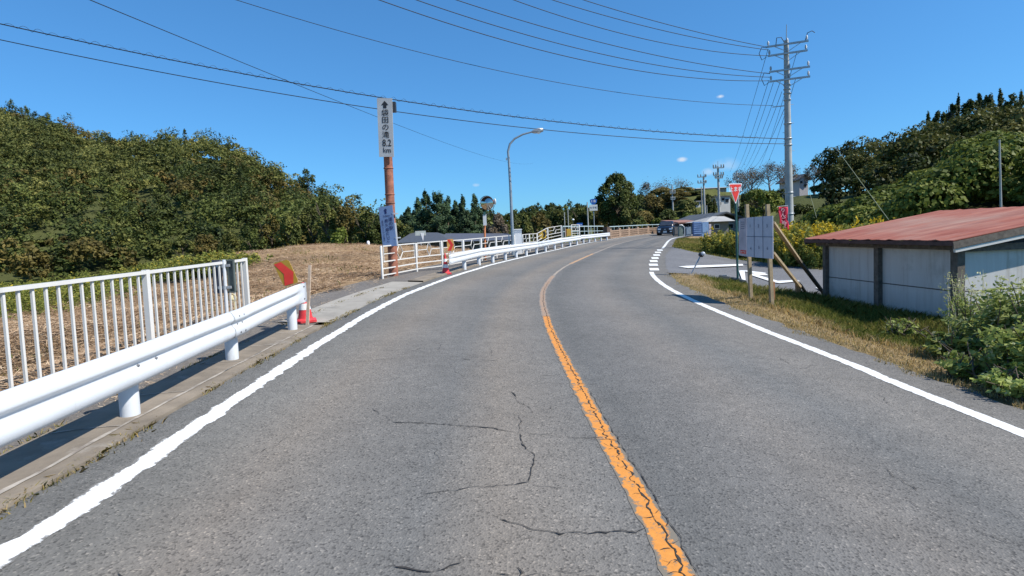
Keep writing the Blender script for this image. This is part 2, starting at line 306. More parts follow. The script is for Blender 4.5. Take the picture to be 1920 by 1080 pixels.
# ------------------------------------------------------------------ materials used
def ground_mat():
    m, n, b = nodes('soil'); p = geopos(n); a = n.nodes.new('ShaderNodeAttribute'); a.attribute_name = 'zone'
    t = noise(n, 1.3, 8, p, .7); t2 = noise(n, 14, 6, p, .7)
    c = mixc(n, 1., a.outputs['Color'], ramp(n, t.outputs[0], [(.3, (.72, .72, .7)), (.7, (1.25, 1.2, 1.1))]).outputs[0], 'MULTIPLY')
    c = mixc(n, 1., c, ramp(n, t2.outputs[0], [(.3, (.6, .6, .6)), (.7, (1.35, 1.35, 1.3))]).outputs[0], 'MULTIPLY')
    n.links.new(c, b.inputs['Base Color']); b.inputs['Roughness'].default_value = .95; b.inputs['Specular IOR Level'].default_value = .1
    bump(n, b, t2.outputs[0], .8, .06); return m
def asphalt_mat(name, c, tracks=True, speck=1.):
    m, n, b = nodes(name); p = geopos(n)
    big = noise(n, .5, 5, p, .6); mid = noise(n, 7, 5, p, .65)
    out = ramp(n, big.outputs[0], [(.3, tuple(x*.88 for x in c)), (.7, tuple(x*1.12 for x in c))]).outputs[0]
    if tracks:
        a = n.nodes.new('ShaderNodeAttribute'); a.attribute_name = 'across'
        dk = (.74, .77, .80); lt = (1.18, 1.10, 1.02)
        r = ramp(n, a.outputs['Fac'], [(0, dk), (.10, (1, 1, .98)), (.17, lt), (.24, (1, .99, .98)), (.32, (.88, .9, .92)), (.38, lt), (.47, (.97, .97, .97)), (.52, dk), (.6, (.93, .94, .96)), (.67, (1.08, 1.05, 1.03)), (.76, (.86, .89, .92)), (.85, (1.06, 1.04, 1.02)), (1, (.9, .9, .9))])
        out = mixc(n, 1., out, r.outputs[0], 'MULTIPLY')
    out = mixc(n, 1., out, ramp(n, mid.outputs[0], [(.3, (.88, .88, .88)), (.7, (1.1, 1.1, 1.1))]).outputs[0], 'MULTIPLY')
    vo = n.nodes.new('ShaderNodeTexVoronoi'); vo.inputs['Scale'].default_value = 88; n.links.new(p, vo.inputs['Vector'])
    st = n.nodes.new('ShaderNodeSeparateColor'); n.links.new(vo.outputs['Color'], st.inputs[0])
    sp = ramp(n, st.outputs[0], [(0, (.5, .5, .51)), (.14, (.74, .74, .74)), (.26, (.96, .96, .96)), (.85, (1.02, 1.02, 1.02)), (.96, (1.25, 1.23, 1.2)), (1, (1.6, 1.55, 1.5))])
    out = mixc(n, speck, out, sp.outputs[0], 'MULTIPLY')
    n.links.new(out, b.inputs['Base Color']); b.inputs['Roughness'].default_value = .88; b.inputs['Specular IOR Level'].default_value = .25
    bump(n, b, vo.outputs['Distance'], .5, .006); return m
def paint_mat(name, c, under, wear=.62, scale=9, soft=.03):
    """road paint worn through to the asphalt in ragged patches"""
    m, n, b = nodes(name); p = geopos(n); t = noise(n, scale, 9, p, .75); a = n.nodes.new('ShaderNodeAttribute'); a.attribute_name = 'edge'
    ad = n.nodes.new('ShaderNodeMath'); ad.operation = 'MULTIPLY_ADD'; n.links.new(a.outputs['Fac'], ad.inputs[0]); ad.inputs[1].default_value = .22; n.links.new(t.outputs[0], ad.inputs[2])
    k = ramp(n, ad.outputs[0], [(wear-soft, (0, 0, 0)), (wear+soft, (1, 1, 1))]).outputs[0]
    t2 = noise(n, 30, 4, p); cc = ramp(n, t2.outputs[0], [(.3, tuple(x*.86 for x in c)), (.7, c)]).outputs[0]
    n.links.new(mixc(n, k, cc, under), b.inputs['Base Color']); b.inputs['Roughness'].default_value = .7
    bump(n, b, t2.outputs[0], .3, .005); return m
M_soil = ground_mat(); M_edge = mat('pale_mortar', (.36, .32, .27), .9, var=.25, scale=6, c2=(.2, .17, .14), thr=.52)
ASP = (.160, .152, .140)
M_asphalt = asphalt_mat('asphalt', ASP)
M_asphalt_side = asphalt_mat('asphalt_side', (.15, .15, .155), False)
M_walk = asphalt_mat('asphalt_walk', (.15, .135, .12), False)
M_conc = mat('concrete_kerb', (.20, .165, .125), .9, var=.25, scale=3, c2=(.30, .27, .23), bs=.4, thr=.66)
M_white = paint_mat('line_white', (.74, .74, .72), ASP, .64, 13)
M_whiter = paint_mat('line_white_side', (.72, .72, .70), ASP, .7)
M_yel = paint_mat('line_yellow', (.62, .245, .04), (.17, .145, .11), .585, 16)
M_yelf = paint_mat('line_yellow_far', (.62, .33, .12), ASP, .53, 5, .12)
M_crack = mat('crack_tar', (.035, .032, .03), .95)
def rail_mat(name, c, grime, k0=.60):
    """white paint with grime streaks and small rust spots"""
    m, n, b = nodes(name); p = geopos(n); mp = n.nodes.new('ShaderNodeMapping'); mp.inputs['Scale'].default_value = (6, 6, 1.2); n.links.new(p, mp.inputs[0])
    t = noise(n, 2.0, 8, mp.outputs[0], .72); t2 = noise(n, 26, 6, p, .75); t3 = noise(n, 3.5, 5, p, .6)
    out = ramp(n, t3.outputs[0], [(.3, tuple(x*.9 for x in c)), (.7, c)]).outputs[0]
    out = mixc(n, ramp(n, t.outputs[0], [(k0, (0, 0, 0)), (k0+.18, (.75, .75, .75))]).outputs[0], out, grime)
    out = mixc(n, ramp(n, t2.outputs[0], [(.715, (0, 0, 0)), (.75, (1, 1, 1))]).outputs[0], out, (.22, .10, .05))
    n.links.new(out, b.inputs['Base Color']); b.inputs['Roughness'].default_value = .42; return m
M_rail = rail_mat('rail_white', (.60, .62, .64), (.36, .34, .30))
M_fence = rail_mat('fence_white', (.66, .64, .60), (.36, .31, .24), .58)
M_galv = mat('galvanised', (.42, .44, .46), .45, .5, .15)
M_dark = mat('dark_plastic', (.035, .038, .045), .5)
M_bolt = mat('bolt_steel', (.22, .22, .23), .5, .6)
M_red = mat('cone_red', (.62, .045, .05), .5, var=.15, scale=20, c2=(.45, .08, .07))
M_refl = mat('reflective_white', (.72, .72, .70), .4, var=.15, scale=30)
M_signred = mat('sign_red', (.72, .05, .035), .4)
M_signyel = mat('sign_yellow', (.62, .38, .05), .5, var=.2, c2=(.5, .33, .08))
M_orange = mat('orange_paint', (.55, .20, .08), .5, var=.2)
M_signw = mat('sign_white', (.62, .63, .62), .5, var=.06)
M_white1 = mat('plain_white', (.8, .8, .8), .4, var=.02)
M_black = mat('lettering_black', (.02, .02, .025), .5)
M_blue = mat('lettering_blue', (.012, .02, .09), .5)
M_signblue = mat('board_pale_blue', (.13, .20, .35), .5, var=.12, scale=3)
M_routeblue = mat('sign_blue', (.02, .10, .38), .4)
M_rust = mat('rusty_pole', (.30, .115, .07), .7, var=.3, scale=8, c2=(.16, .07, .05), bs=.2)
M_lamp = mat('lamp_grey', (.28, .33, .37), .45, .4)
M_lampw = mat('lamp_glass', (.75, .76, .75), .3)
M_pole = mat('concrete_pole', (.36, .37, .36), .8, var=.12, scale=3, bs=.1)
M_steelpole = mat('steel_pole', (.30, .34, .35), .5, .3, var=.12)
M_wire = mat('cable_black', (.015, .02, .03), .6)
M_green = mat('green_steel', (.03, .10, .09), .5)
M_wood = mat('wood_post', (.33, .25, .15), .8, var=.25, scale=12, bs=.3)
M_wood2 = mat('wood_orange', (.45, .20, .09), .8, var=.25, scale=12, bs=.3)
M_woodgrey = mat('wood_weathered_shaded', (.13, .11, .09), .9, var=.3, scale=14, bs=.4)  # weathered shed timber, and painted shade on the lower board brace
M_board = mat('board_grey', (.46, .47, .52), .6, var=.06)
M_board2 = mat('board_pink_grey', (.46, .40, .42), .6, var=.2, scale=3)
M_line = mat('board_line', (.12, .14, .19), .6)
M_banner = mat('banner_red', (.58, .02, .055), .7, var=.12)
M_bright = mat('banner_letters', (.8, .45, .48), .7)
def sheet_mat():
    m, n, b = nodes('white_panel'); p = geopos(n); mp = n.nodes.new('ShaderNodeMapping'); mp.inputs['Scale'].default_value = (7, 7, .5); n.links.new(p, mp.inputs[0])
    t = noise(n, 1.2, 8, mp.outputs[0], .7); t2 = noise(n, 1.4, 6, p, .65); sp = n.nodes.new('ShaderNodeSeparateXYZ'); n.links.new(p, sp.inputs[0])
    c = ramp(n, t.outputs[0], [(.3, (.42, .39, .34)), (.45, (.55, .53, .50)), (.7, (.62, .61, .58))]).outputs[0]
    k = ramp(n, t2.outputs[0], [(.55, (0, 0, 0)), (.72, (.55, .55, .55))]).outputs[0]; c = mixc(n, k, c, (.27, .26, .22))
    g = n.nodes.new('ShaderNodeMapRange'); g.inputs[1].default_value = -.55; g.inputs[2].default_value = .05; g.inputs[3].default_value = .5; g.inputs[4].default_value = 0; n.links.new(sp.outputs[2], g.inputs[0])
    n.links.new(mixc(n, g.outputs[0], c, (.20, .18, .13)), b.inputs['Base Color']); b.inputs['Roughness'].default_value = .55; return m
M_sheet = sheet_mat()
M_tinr = None
def roof_mat():
    m, n, b = nodes('red_tin_roof'); p = geopos(n)
    mp = n.nodes.new('ShaderNodeMapping'); mp.inputs['Scale'].default_value = (.5, 3.2, 1); n.links.new(p, mp.inputs[0])
    t = noise(n, 1.6, 8, mp.outputs[0], .65); t2 = noise(n, .45, 5, p)
    c = ramp(n, t.outputs[0], [(.28, (.15, .045, .03)), (.42, (.26, .085, .06)), (.58, (.32, .125, .09)), (.75, (.38, .21, .155))]).outputs[0]
    k = ramp(n, t2.outputs[0], [(.5, (0, 0, 0)), (.75, (.6, .6, .6))]).outputs[0]
    n.links.new(mixc(n, k, c, (.34, .27, .22)), b.inputs['Base Color']); b.inputs['Roughness'].default_value = .8; b.inputs['Specular IOR Level'].default_value = .15
    bump(n, b, t.outputs[0], .25, .02); return m
M_tinr = roof_mat()
M_roofd = mat('grey_roof', (.09, .095, .10), .7, var=.2, scale=1)
M_roofl = mat('pale_roof', (.36, .35, .33), .7, var=.12, scale=1)
M_wallw = mat('white_wall', (.62, .61, .58), .8, var=.06, scale=1)
M_wallg = mat('grey_wall', (.30, .30, .29), .8, var=.1, scale=1)
M_glass = mat('window_dark', (.03, .035, .045), .15)
M_carp = mat('car_paint_navy', (.006, .008, .018), .25, 0., var=.02, spec=.5)
M_tyre = mat('tyre', (.02, .02, .02), .85)
M_parapet = mat('brown_parapet', (.30, .21, .15), .85, var=.2, scale=2)
M_bark = mat('bark', (.11, .085, .06), .95, var=.3, scale=10, bs=.4)
M_barkg = mat('bark_grey', (.16, .15, .15), .95, var=.3, scale=5)
M_bluebox = mat('blue_slats', (.10, .17, .34), .5, var=.1)
FO = dict(
 oak=foliage('leaf_oak', [(0, (.034, .042, .015)), (.4, (.086, .10, .027)), (.7, (.14, .145, .04)), (1, (.23, .215, .06))]),
 olive=foliage('leaf_olive', [(0, (.06, .052, .018)), (.4, (.14, .115, .034)), (.75, (.20, .155, .046)), (1, (.27, .19, .06))]),
 dark=foliage('leaf_dark', [(0, (.022, .034, .013)), (.5, (.07, .088, .024)), (1, (.15, .165, .042))]),
 blue=foliage('leaf_conifer', [(0, (.025, .05, .03)), (.5, (.07, .115, .055)), (1, (.13, .18, .075))]),
 brown=foliage('leaf_cherry', [(0, (.08, .065, .05)), (.5, (.17, .135, .095)), (1, (.28, .22, .15))]),
 kudzu=foliage('leaf_vine', [(0, (.05, .07, .015)), (.4, (.13, .165, .03)), (.75, (.22, .245, .05)), (1, (.32, .33, .085))], .32),
 weed=foliage('leaf_weed', [(0, (.07, .09, .02)), (.5, (.17, .19, .04)), (.8, (.26, .24, .06)), (.9, (.42, .32, .035)), (1, (.55, .40, .03))], .3),
 shrub=foliage('leaf_shrub', [(0, (.08, .11, .02)), (.4, (.21, .27, .055)), (.8, (.36, .40, .12)), (1, (.58, .56, .34))], .38, .55),
 grass=foliage('grass_blades', [(0, (.06, .095, .018)), (.35, (.16, .17, .035)), (.55, (.28, .23, .07)), (.75, (.40, .28, .12)), (1, (.50, .40, .22))], .25, .7),
 straw=foliage('straw', [(0, (.16, .10, .06)), (.4, (.34, .225, .135)), (.75, (.46, .33, .21)), (1, (.62, .50, .36))], .1, .8))
# ------------------------------------------------------------------ ground, roads
FARE = [G(*p) for p in ((1250,461),(1298,472),(1358,483),(1418.6,490),(1491,498.5),(1542.6,508))]
NEAE = [G(*p) for p in ((1259.6,510.6),(1322,516.6),(1394.5,534.7),(1442,546.7),(1491,554),(1541,561))]
FE = [(p.x, p.y) for p in FARE]; NE = [(p.x, p.y) for p in NEAE]
FE = [(FE[0][0]-2.2, FE[0][1]+1.2)]+FE; NE = [(NE[0][0]-1.3, NE[0][1]-.2)]+NE
def ext(P, L, dirn): return P+[(P[-1][0]+dirn[0]*L*t, P[-1][1]+dirn[1]*L*t) for t in (.3, .65, 1)]
FE = resample(ext(FE, 60, (.96, -.1)), 70); NE = resample(ext(NE, 60, (.97, -.08)), 70)
def axis(lo, a, b, hi, step, g=1.13):
    out = list(np.arange(a, b+1e-6, step)); s = step; x = b
    while x < hi: s = min(s*g, 24); x += s; out.append(x)
    s = step; x = a
    while x > lo: s = min(s*g, 24); x -= s; out.insert(0, x)
    return np.array(out)
xs = axis(-620, -16, 20, 700, .33); ys = axis(-120, -4, 46, 900, .33)
XX, YY = np.meshgrid(xs, ys, indexing='ij'); Z = zg(XX, YY)
dl = -pdist(XX, YY, LP).reshape(XX.shape); dr = pdist(XX, YY, RP).reshape(XX.shape)
low = np.minimum(1-sst(1.7, 2.2, dl), 1-sst(.45, .8, dr)); low[(dl > 3) | (dr > 3)] = 0
dfe = pdist(XX, YY, FE).reshape(XX.shape); dne = -pdist(XX, YY, NE).reshape(XX.shape)
side_in = (XX > 3) & (YY > 8) & (YY < 60); ins = np.where(side_in, sst(-.1, .3, np.minimum(dfe, dne)), 0)
Zs = Z-.08*np.maximum(low, ins)
zone = np.zeros(XX.shape+(3,)); zone[:] = (.115, .125, .045)
def blend(mask, c): global zone; zone = zone*(1-mask[..., None])+np.array(c)*mask[..., None]
rr = np.hypot(XX, YY); az = np.arctan2(XX, YY)
leftm = sst(1.5, 2.5, dl)
blend(leftm*(1-sst(-13, -11, -XX-0*YY)*0)*sst(-24, -17, XX)*(1-sst(46, 52, YY))*sst(-8, 0, YY-(-(XX+6))*0.9+8), (.33, .23, .145))
blend(leftm*sst(8, 13, YY)*sst(-30, -23, XX)*(1-sst(44, 50, YY))*(XX < 3), (.31, .215, .135))
blend(leftm*(rr > 55)*sst(55, 62, rr)*(XX < 5), (.10, .13, .035))
rm = sst(.4, .7, dr); blend(rm*(1-sst(1.4, 2.6, dr)), (.27, .20, .12))
blend(rm*sst(16, 22, YY)*(1-sst(.5, 6, dfe*-1))*(dfe < 0), (.24, .22, .07))
h = hill(XX, YY); fw = sst(-3, 2, np.where(h > -50, h, -9)+2)
blend(fw*sst(50, 60, rr), (.07, .08, .032))
pxz = 960+F*np.tan(np.clip(az, -1.2, 1.2))
blend(fw*sst(1275, 1300, pxz)*(1-sst(1525, 1545, pxz))*(rr > 60), (.085, .095, .034))
gm = grid_mesh('ground', np.stack([XX, YY, Zs], -1).reshape(-1, 3), len(xs), len(ys), M_soil, zone=zone.reshape(-1, 3))
tag(link_mesh('ground', gm), kind='structure')
NL, NR, NC = resample(LP, 420), resample(RP, 420), resample(CP, 420)
def loft(name, A, B, nu, m, zf, lift, kind='structure', ramp_across=True):
    t = np.linspace(0, 1, nu); P = A[None]*(1-t)[:, None, None]+B[None]*t[:, None, None]
    z = zf(P[..., 0], P[..., 1])+lift; n = A.shape[0]
    me = grid_mesh(name, np.concatenate([P, z[..., None]], -1).reshape(-1, 3), nu, n, m, across=np.repeat(t, n))
    return tag(link_mesh(name, me), kind=kind)
jag = lambda n, s, k: np.convolve(rng.normal(size=n+20), np.ones(k)/k, 'same')[10:-10]*s
def rough_edge(P, d, s):
    Q = resample(P, 1600); T = np.gradient(Q, axis=0); T /= np.linalg.norm(T, axis=1)[:, None]; dd = d+jag(1600, s, 3)
    return Q+np.stack([T[:, 1], -T[:, 0]], 1)*dd[:, None]
mb = lambda X, Y: base(X, Y)
loft('road', rough_edge(LP, -.36, .02), rough_edge(RP, .52, .06), 22, M_asphalt, mb, .004)
loft('side_road', FE, NE, 26, M_asphalt_side, lambda X, Y: zg(X, Y), .0)
LK = resample(LP, 700); k = LK[:, 1] < 50; LK = LK[k]
def strip(name, P, d0, d1, m, zf, lift, nu=4): return loft(name, offset(P, d0), offset(P, d1), nu, m, zf, lift)
def line(name, P, wd, m, s0=0, s1=1e9, seg=.12, jg=.006, zf=mb, lift=.0065):
    P = np.array(P, float); L = np.r_[0, np.cumsum(np.linalg.norm(np.diff(P, axis=0), axis=1))]
    q = np.arange(max(0, s0), min(L[-1], s1), seg); Q = np.stack([np.interp(q, L, P[:, i]) for i in (0, 1)], 1); n = len(Q)
    T = np.gradient(Q, axis=0); T /= np.linalg.norm(T, axis=1)[:, None]; Nn = np.stack([T[:, 1], -T[:, 0]], 1); rows = []; ed = []
    for o, e in ((-.5, 1), (-.3, 0), (.3, 0), (.5, 1)):
        X = Q+Nn*(o*wd+(jag(n, jg, 2) if e else 0*q))[:, None]; rows.append(np.c_[X, zf(X[:, 0], X[:, 1])+lift]); ed.append(np.full(n, float(e)))
    return tag(link_mesh(name, grid_mesh(name, np.concatenate(rows), 4, n, m, True, edge=np.concatenate(ed))), kind='structure')
def arc(P, y):   # arc length at which the polyline reaches y
    P = np.array(P); L = np.r_[0, np.cumsum(np.linalg.norm(np.diff(P, axis=0), axis=1))]; return np.interp(y, P[:, 1], L)
LK2 = LK[(LK[:, 1] < 14.6)]
# kerb slab between gutter and footpath: a low concrete block with real edges
def kerb(name, P, d0, d1, h, m):
    a, b = offset(P, d0), offset(P, d1); n = len(P); rows = []
    for Q, hh in ((b, -.05), (b, h), (a, h), (a, -.05)): rows.append(np.c_[Q, base(Q[:, 0], Q[:, 1])+hh])
    return tag(link_mesh(name, grid_mesh(name, np.concatenate(rows), 4, n, m, False)), kind='structure')
kerb('kerb', LK2[LK2[:, 1] < 8.6], -1.0, -.37, .025, M_conc)
line('kerb_edge', offset(LK2[LK2[:, 1] < 8.6], -.53), .03, M_edge, 0, 1e9, .1, .006, mb, .030)
for yy in np.arange(-2, 8.4, 1.0):
    j = np.abs(LK2[:, 1]-yy).argmin(); a_, b__ = offset(LK2, -.99)[j], offset(LK2, -.53)[j]; line('kerb_joint', [tuple(b__), ((a_[0]+b__[0])/2, (a_[1]+b__[1])/2-.05), (a_[0], a_[1]-.16)], .018, M_edge, 0, 1e9, .05, .004, mb, .0295)
kerb('path_slab', LK2[LK2[:, 1] > 8.5], -1.25, -.37, .012, mat('pale_concrete', (.30, .275, .235), .9, var=.15, scale=2, c2=(.20, .185, .16), thr=.6))
strip('footpath', LK, -2.15, -.60, M_walk, mb, -.004)
kerb('far_kerb', LK[LK[:, 1] > 14.5], -.80, -.36, .05, M_conc)
line('road_line', resample(LP, 900), .17, M_white, arc(LP, -10), arc(LP, 100), .05, .017)
y0 = G(1229, 510).y; y1 = G(1238, 466).y
line('road_line', resample(RP, 900), .15, M_whiter, arc(RP, -10), arc(RP, y0), .1, .003)
line('road_line', resample(RP, 900), .16, M_whiter, arc(RP, y1), arc(RP, 100), .2, .003)
CC = resample(CP, 900)
M_yelw = paint_mat('line_yellow_worn', (.40, .25, .15), (.20, .17, .14), .52, 22, .05); M_pale = paint_mat('line_pale', (.36, .29, .22), ASP, .6, 4, .15)
line('centre_line', CC, .142, M_yel, arc(CP, -10), arc(CP, 9.4), .06, .008)
line('worn_centre_line', CC, .15, M_yelw, arc(CP, 9.4)-.06, arc(CP, 16.4), .06, .012)
line('faded_centre_line', CC, .09, M_pale, arc(CP, 16.4)-.06, arc(CP, 20.8), .1, .008)
line('centre_line', CC, .16, M_yelf, arc(CP, 20.8), arc(CP, 28.5), .2, .008)
line('faded_centre_line', CC, .12, M_pale, arc(CP, 28.5), arc(CP, 100), .2, .008)
def flat(name, px, m, zf=zg, lift=.012, kind='structure'):
    P = [G(*p) for p in px]; vs = [(p.x, p.y, float(zf(np.array([p.x]), np.array([p.y]))[0])+lift) for p in P]
    o = MB().add(vs, [tuple(range(len(vs)))]).obj(name, m); return tag(o, kind=kind)
for x, y, hw in ((1226.5,505,9),(1225,496.6,8.6),(1225.5,489.7,7.6),(1228,484,7),(1231,478.4,6.6),(1233.5,473.4,6),(1237,469,5.6)):
    hh = .9+(y-460)*.028
    flat('road_dash', [(x-hw,y-hh),(x+hw-1,y-hh),(x+hw+.6,y+hh),(x-hw+1.2,y+hh)], M_whiter, mb, .0065)
for pts in ([(1272,501.5),(1287,499.8),(1392,496),(1394,499.2),(1290,503.8)], [(1385.5,509),(1396,508.5),(1398.5,530),(1393,531)], [(1385,508),(1400,508.5),(1437,513),(1427,516)],
            [(1404,514.5),(1430,513),(1437,515),(1440,517),(1410,518)], [(1409,517.5),(1417,516),(1462,529),(1450,531)], [(1452,531),(1448,528.5),(1492,526.5),(1501,528.5),(1462,532.5)],
            [(1529,541),(1538,539.5),(1546,546),(1541,548)]):
    flat('side_road_marking', pts, M_whiter, zg, .03)
# cracks in the asphalt: thin ragged ribbons of dark joint
def crack(pts, wd, jt=.02, step=.03, onpix=True):
    P = np.array([G(*p)[:2] for p in pts] if onpix else pts); L = np.linalg.norm(np.diff(P, axis=0), axis=1).sum(); n = max(4, int(L/step)); Q = resample(P, n)
    Q = Q+np.stack([jag(n, jt, 3), jag(n, jt, 3)], 1); T = np.gradient(Q, axis=0); T /= np.linalg.norm(T, axis=1)[:, None]+1e-9
    Nn = np.stack([T[:, 1], -T[:, 0]], 1); ww = wd*.24*np.abs(rng.normal(.85, .6, n))*(.6+.7*np.abs(np.sin(np.arange(n)*.37+n))); ww[0] = ww[-1] = .0005
    return np.stack([Q-Nn*ww[:, None], Q+Nn*ww[:, None]], 0)
CR = [crack(p, wd) for p, wd in (([(735,792),(775,794),(850,799),(930,806),(968,812)], .016), ([(968,812),(978,833),(1000,862),(998,885),(992,905)], .014), ([(992,905),(930,912),(860,919),(795,928)], .010), ([(992,905),(1010,915),(1062,918)], .007),
      ([(938,975),(955,982),(990,992),(1040,998),(1110,999),(1200,997),(1215,990)], .012), ([(955,735),(975,757),(1000,772)], .010), ([(860,674),(895,676),(935,677)], .009), ([(975,780),(975,800),(978,812)], .007), ([(735,1066),(800,1068),(870,1060)], .010),
      ([(1070,825),(1130,822)], .006), ([(680,585),(720,588)], .008), ([(975,1068),(976,1085)], .01), ([(700,767),(722,782),(735,792)], .007), ([(985,812),(1035,818),(1120,826),(1160,828)], .006), ([(640,1000),(700,1010)], .006), ([(330,680),(400,684)], .008))]
q = resample(CP, 900); q = q[(q[:, 1] > 1.2) & (q[:, 1] < 15)]; Qc = offset(q, .018); CR.append(crack([tuple(p) for p in Qc], .017, .016, .018, False))
for i in range(46):
    x = rng.uniform(-2.1, .5) if i % 3 else rng.uniform(.8, 3.3); y = 1.5+11*rng.random()**1.3; a = rng.choice([0, 0, 1.57, .5])+rng.normal()*.25; L_ = rng.uniform(.15, .7); P_ = [(x, y)]
    for k_ in range(4): a += rng.normal()*.35; P_.append((P_[-1][0]+math.cos(a)*L_/4, P_[-1][1]+math.sin(a)*L_/4))
    CR.append(crack(P_, .006, .016, .02, False))
q2 = q[(q[:, 1] < 5)]; CR.append(crack([tuple(p) for p in offset(q2, .078)], .009, .012, .03, False))
for i in range(95):
    y = 1.3+13*rng.random()**1.6; p = q[np.abs(q[:, 1]-y).argmin()]; s = rng.choice([-1, 1]); x0 = p[0]+.018; x1 = x0+s*rng.uniform(.04, .07)
    CR.append(crack([(x0, y), ((x0+x1)/2, y+rng.normal()*.02), (x1, y+rng.normal()*.03)], .006, .008, .015, False))
mbc = MB()
for c in CR:
    n = c.shape[1]; vs = [(x, y, 0) for x, y in c.reshape(-1, 2)]; z = base(np.array([v[0] for v in vs]), np.array([v[1] for v in vs]))+.0095
    mbc.add([(v[0], v[1], zz) for v, zz in zip(vs, z)], [(i, i+1, n+i+1, n+i) for i in range(n-1)])
tag(mbc.obj('road_cracks', M_crack), kind='structure')
# ------------------------------------------------------------------ guardrails
PROF = [(-.012,.637),(.0,.640),(.022,.636),(.036,.622),(.058,.585),(.066,.555),(.064,.538),(.036,.515),(.030,.498),(.032,.482),(.048,.462),(.064,.440),(.068,.405),(.062,.372),(.040,.342),(.012,.330),(-.012,.332)]
def frame2(P):
    P = np.array(P, float); T = np.gradient(P, axis=0); T /= np.linalg.norm(T, axis=1)[:, None]; return np.stack([T[:, 1], -T[:, 0]], 1)
def guardrail(label, posts, s_ext, e_ext, group='white steel guardrails', flat_end=0., bolts=(), pr=.07, zfun=mb, flat_start=0., out=.1, sc=1., hoff=None):
    P = np.array([(p[0], p[1]) for p in posts]); c = P[0]; z = lambda p: float(zfun(np.array([p[0]]), np.array([p[1]]))[0])
    t = thing('guardrail', label, 'guardrail', (c[0], c[1], z(c)), group)
    hf = (lambda y: float(np.interp(y, [p[1] for p in P], hoff))) if hoff else (lambda y: 0.)
    d0 = (P[0]-P[1])/np.linalg.norm(P[0]-P[1]); d1 = (P[-1]-P[-2])/np.linalg.norm(P[-1]-P[-2])
    Q = resample(catmull([P[0]+d0*s_ext]+list(P)+[P[-1]+d1*e_ext], 8), 90); Nn = frame2(Q); zz = zfun(Q[:, 0], Q[:, 1])+np.array([hf(y) for y in Q[:, 1]])
    L = np.r_[0, np.cumsum(np.linalg.norm(np.diff(Q, axis=0), axis=1))]; rows = []
    for d, h in PROF:
        f = 1-sst(L[-1]-flat_end-.35, L[-1]-flat_end, L) if flat_end else np.ones(90)
        if flat_start: f = f*sst(flat_start, flat_start+.35, L)
        dd = out+.03*(1-f)+d*f; rows.append(np.c_[Q+Nn*dd[:, None], zz+h*sc])
    me = grid_mesh('beam', np.concatenate(rows)-np.array(ORG[t.name]), len(PROF), 90, M_rail); o = link_mesh('beam', me, t)
    m = o.modifiers.new('thickness', 'SOLIDIFY'); m.thickness = .005
    for p in P:
        zb = z(p); n = Nn[np.abs(Q-p).sum(1).argmin()]; b = MB(); ho = hf(p[1]); b.lathe((p[0], p[1], zb-.05), [(pr, 0), (pr, .60*sc+ho), (pr*.92, .625*sc+ho), (pr*.6, .64*sc+ho), (0, .645*sc+ho)], 24)
        po = b.obj('post', M_rail, t)
        k = MB(); k.bar((p[0]+n[0]*pr*.8, p[1]+n[1]*pr*.8, zb+.485*sc+ho), (p[0]+n[0]*(out+.02), p[1]+n[1]*(out+.02), zb+.485*sc+ho), .07, .22*sc); k.obj('bracket', M_rail, t)
    for (s, hs) in bolts[1::2]:
        if len(hs) < 3: continue
        sc_ = (s if s > 0 else L[-1]+s)-.1; k = (L > sc_-.25) & (L < sc_+.22); lp = []
        for d, h in PROF: lp.append(np.c_[Q[k]+Nn[k]*(out+d+.007), zz[k]+h*sc])
        if k.sum() > 2: link_mesh('beam_lap', grid_mesh('beam_lap', np.concatenate(lp)-np.array(ORG[t.name]), len(PROF), int(k.sum()), M_rail), t)
    for (s, hs) in bolts:
        i = np.abs(L-(s if s > 0 else L[-1]+s)).argmin()
        for h in hs:
            j = int(np.abs(np.array([x[1] for x in PROF])-h).argmin()); f = 0 if (flat_end and L[i] > L[-1]-flat_end-.1) else 1
            q = Q[i]+Nn[i]*(out+.03*(1-f)+PROF[j][0]*f); b = MB(); n3 = Vector((Nn[i][0], Nn[i][1], 0))
            b.cyl(Vector((q[0], q[1], zz[i]+h*sc)), Vector((q[0], q[1], zz[i]+h*sc))+n3*.014, .013, .009, 8); b.obj('bolt', M_bolt, t)
    return t
p1, p2, p3 = G(245, 783), G(436, 677), G(549, 620.5); dd = (p1-p2)
near = [p1+dd*3, p1+dd*2, p1+dd, p1, p2, p3]
Lt = None
guardrail('long white corrugated guardrail beside the kerb in the near left, ending at a red cone', near, 1.2, .34, flat_end=.22, hoff=(-.045, -.045, -.045, -.045, -.03, .07),
          bolts=((-4.32,(.485,)),(-4.02,(.485,)),(-2.42,(.575,.485,.39)),(-2.22,(.575,.485,.39)),(-.18,(.58,.39)),(-.08,(.58,.39))))
fb = [G(*p) for p in ((870.8,505.8),(898,497.5),(924,492.5),(947.5,487.5),(968,483.2),(987,479.5),(1006,475.8),(1023,471.5),(1040,467.5),(1054,464),(1069,461.5),(1082,459))]
guardrail('long white guardrail curving away in front of the ornamental white fence', fb, 1.9, .7, flat_start=.1, bolts=((.1,(.58,.39)),(4.2,(.575,.39)),(4.4,(.575,.39))))
fb2 = [G(*p) for p in ((1094,456),(1105,455),(1116,453.3),(1127,452),(1138,450.4))]
guardrail('short white guardrail segment between the long far one and the brown bridge parapet', fb2, .5, .5)
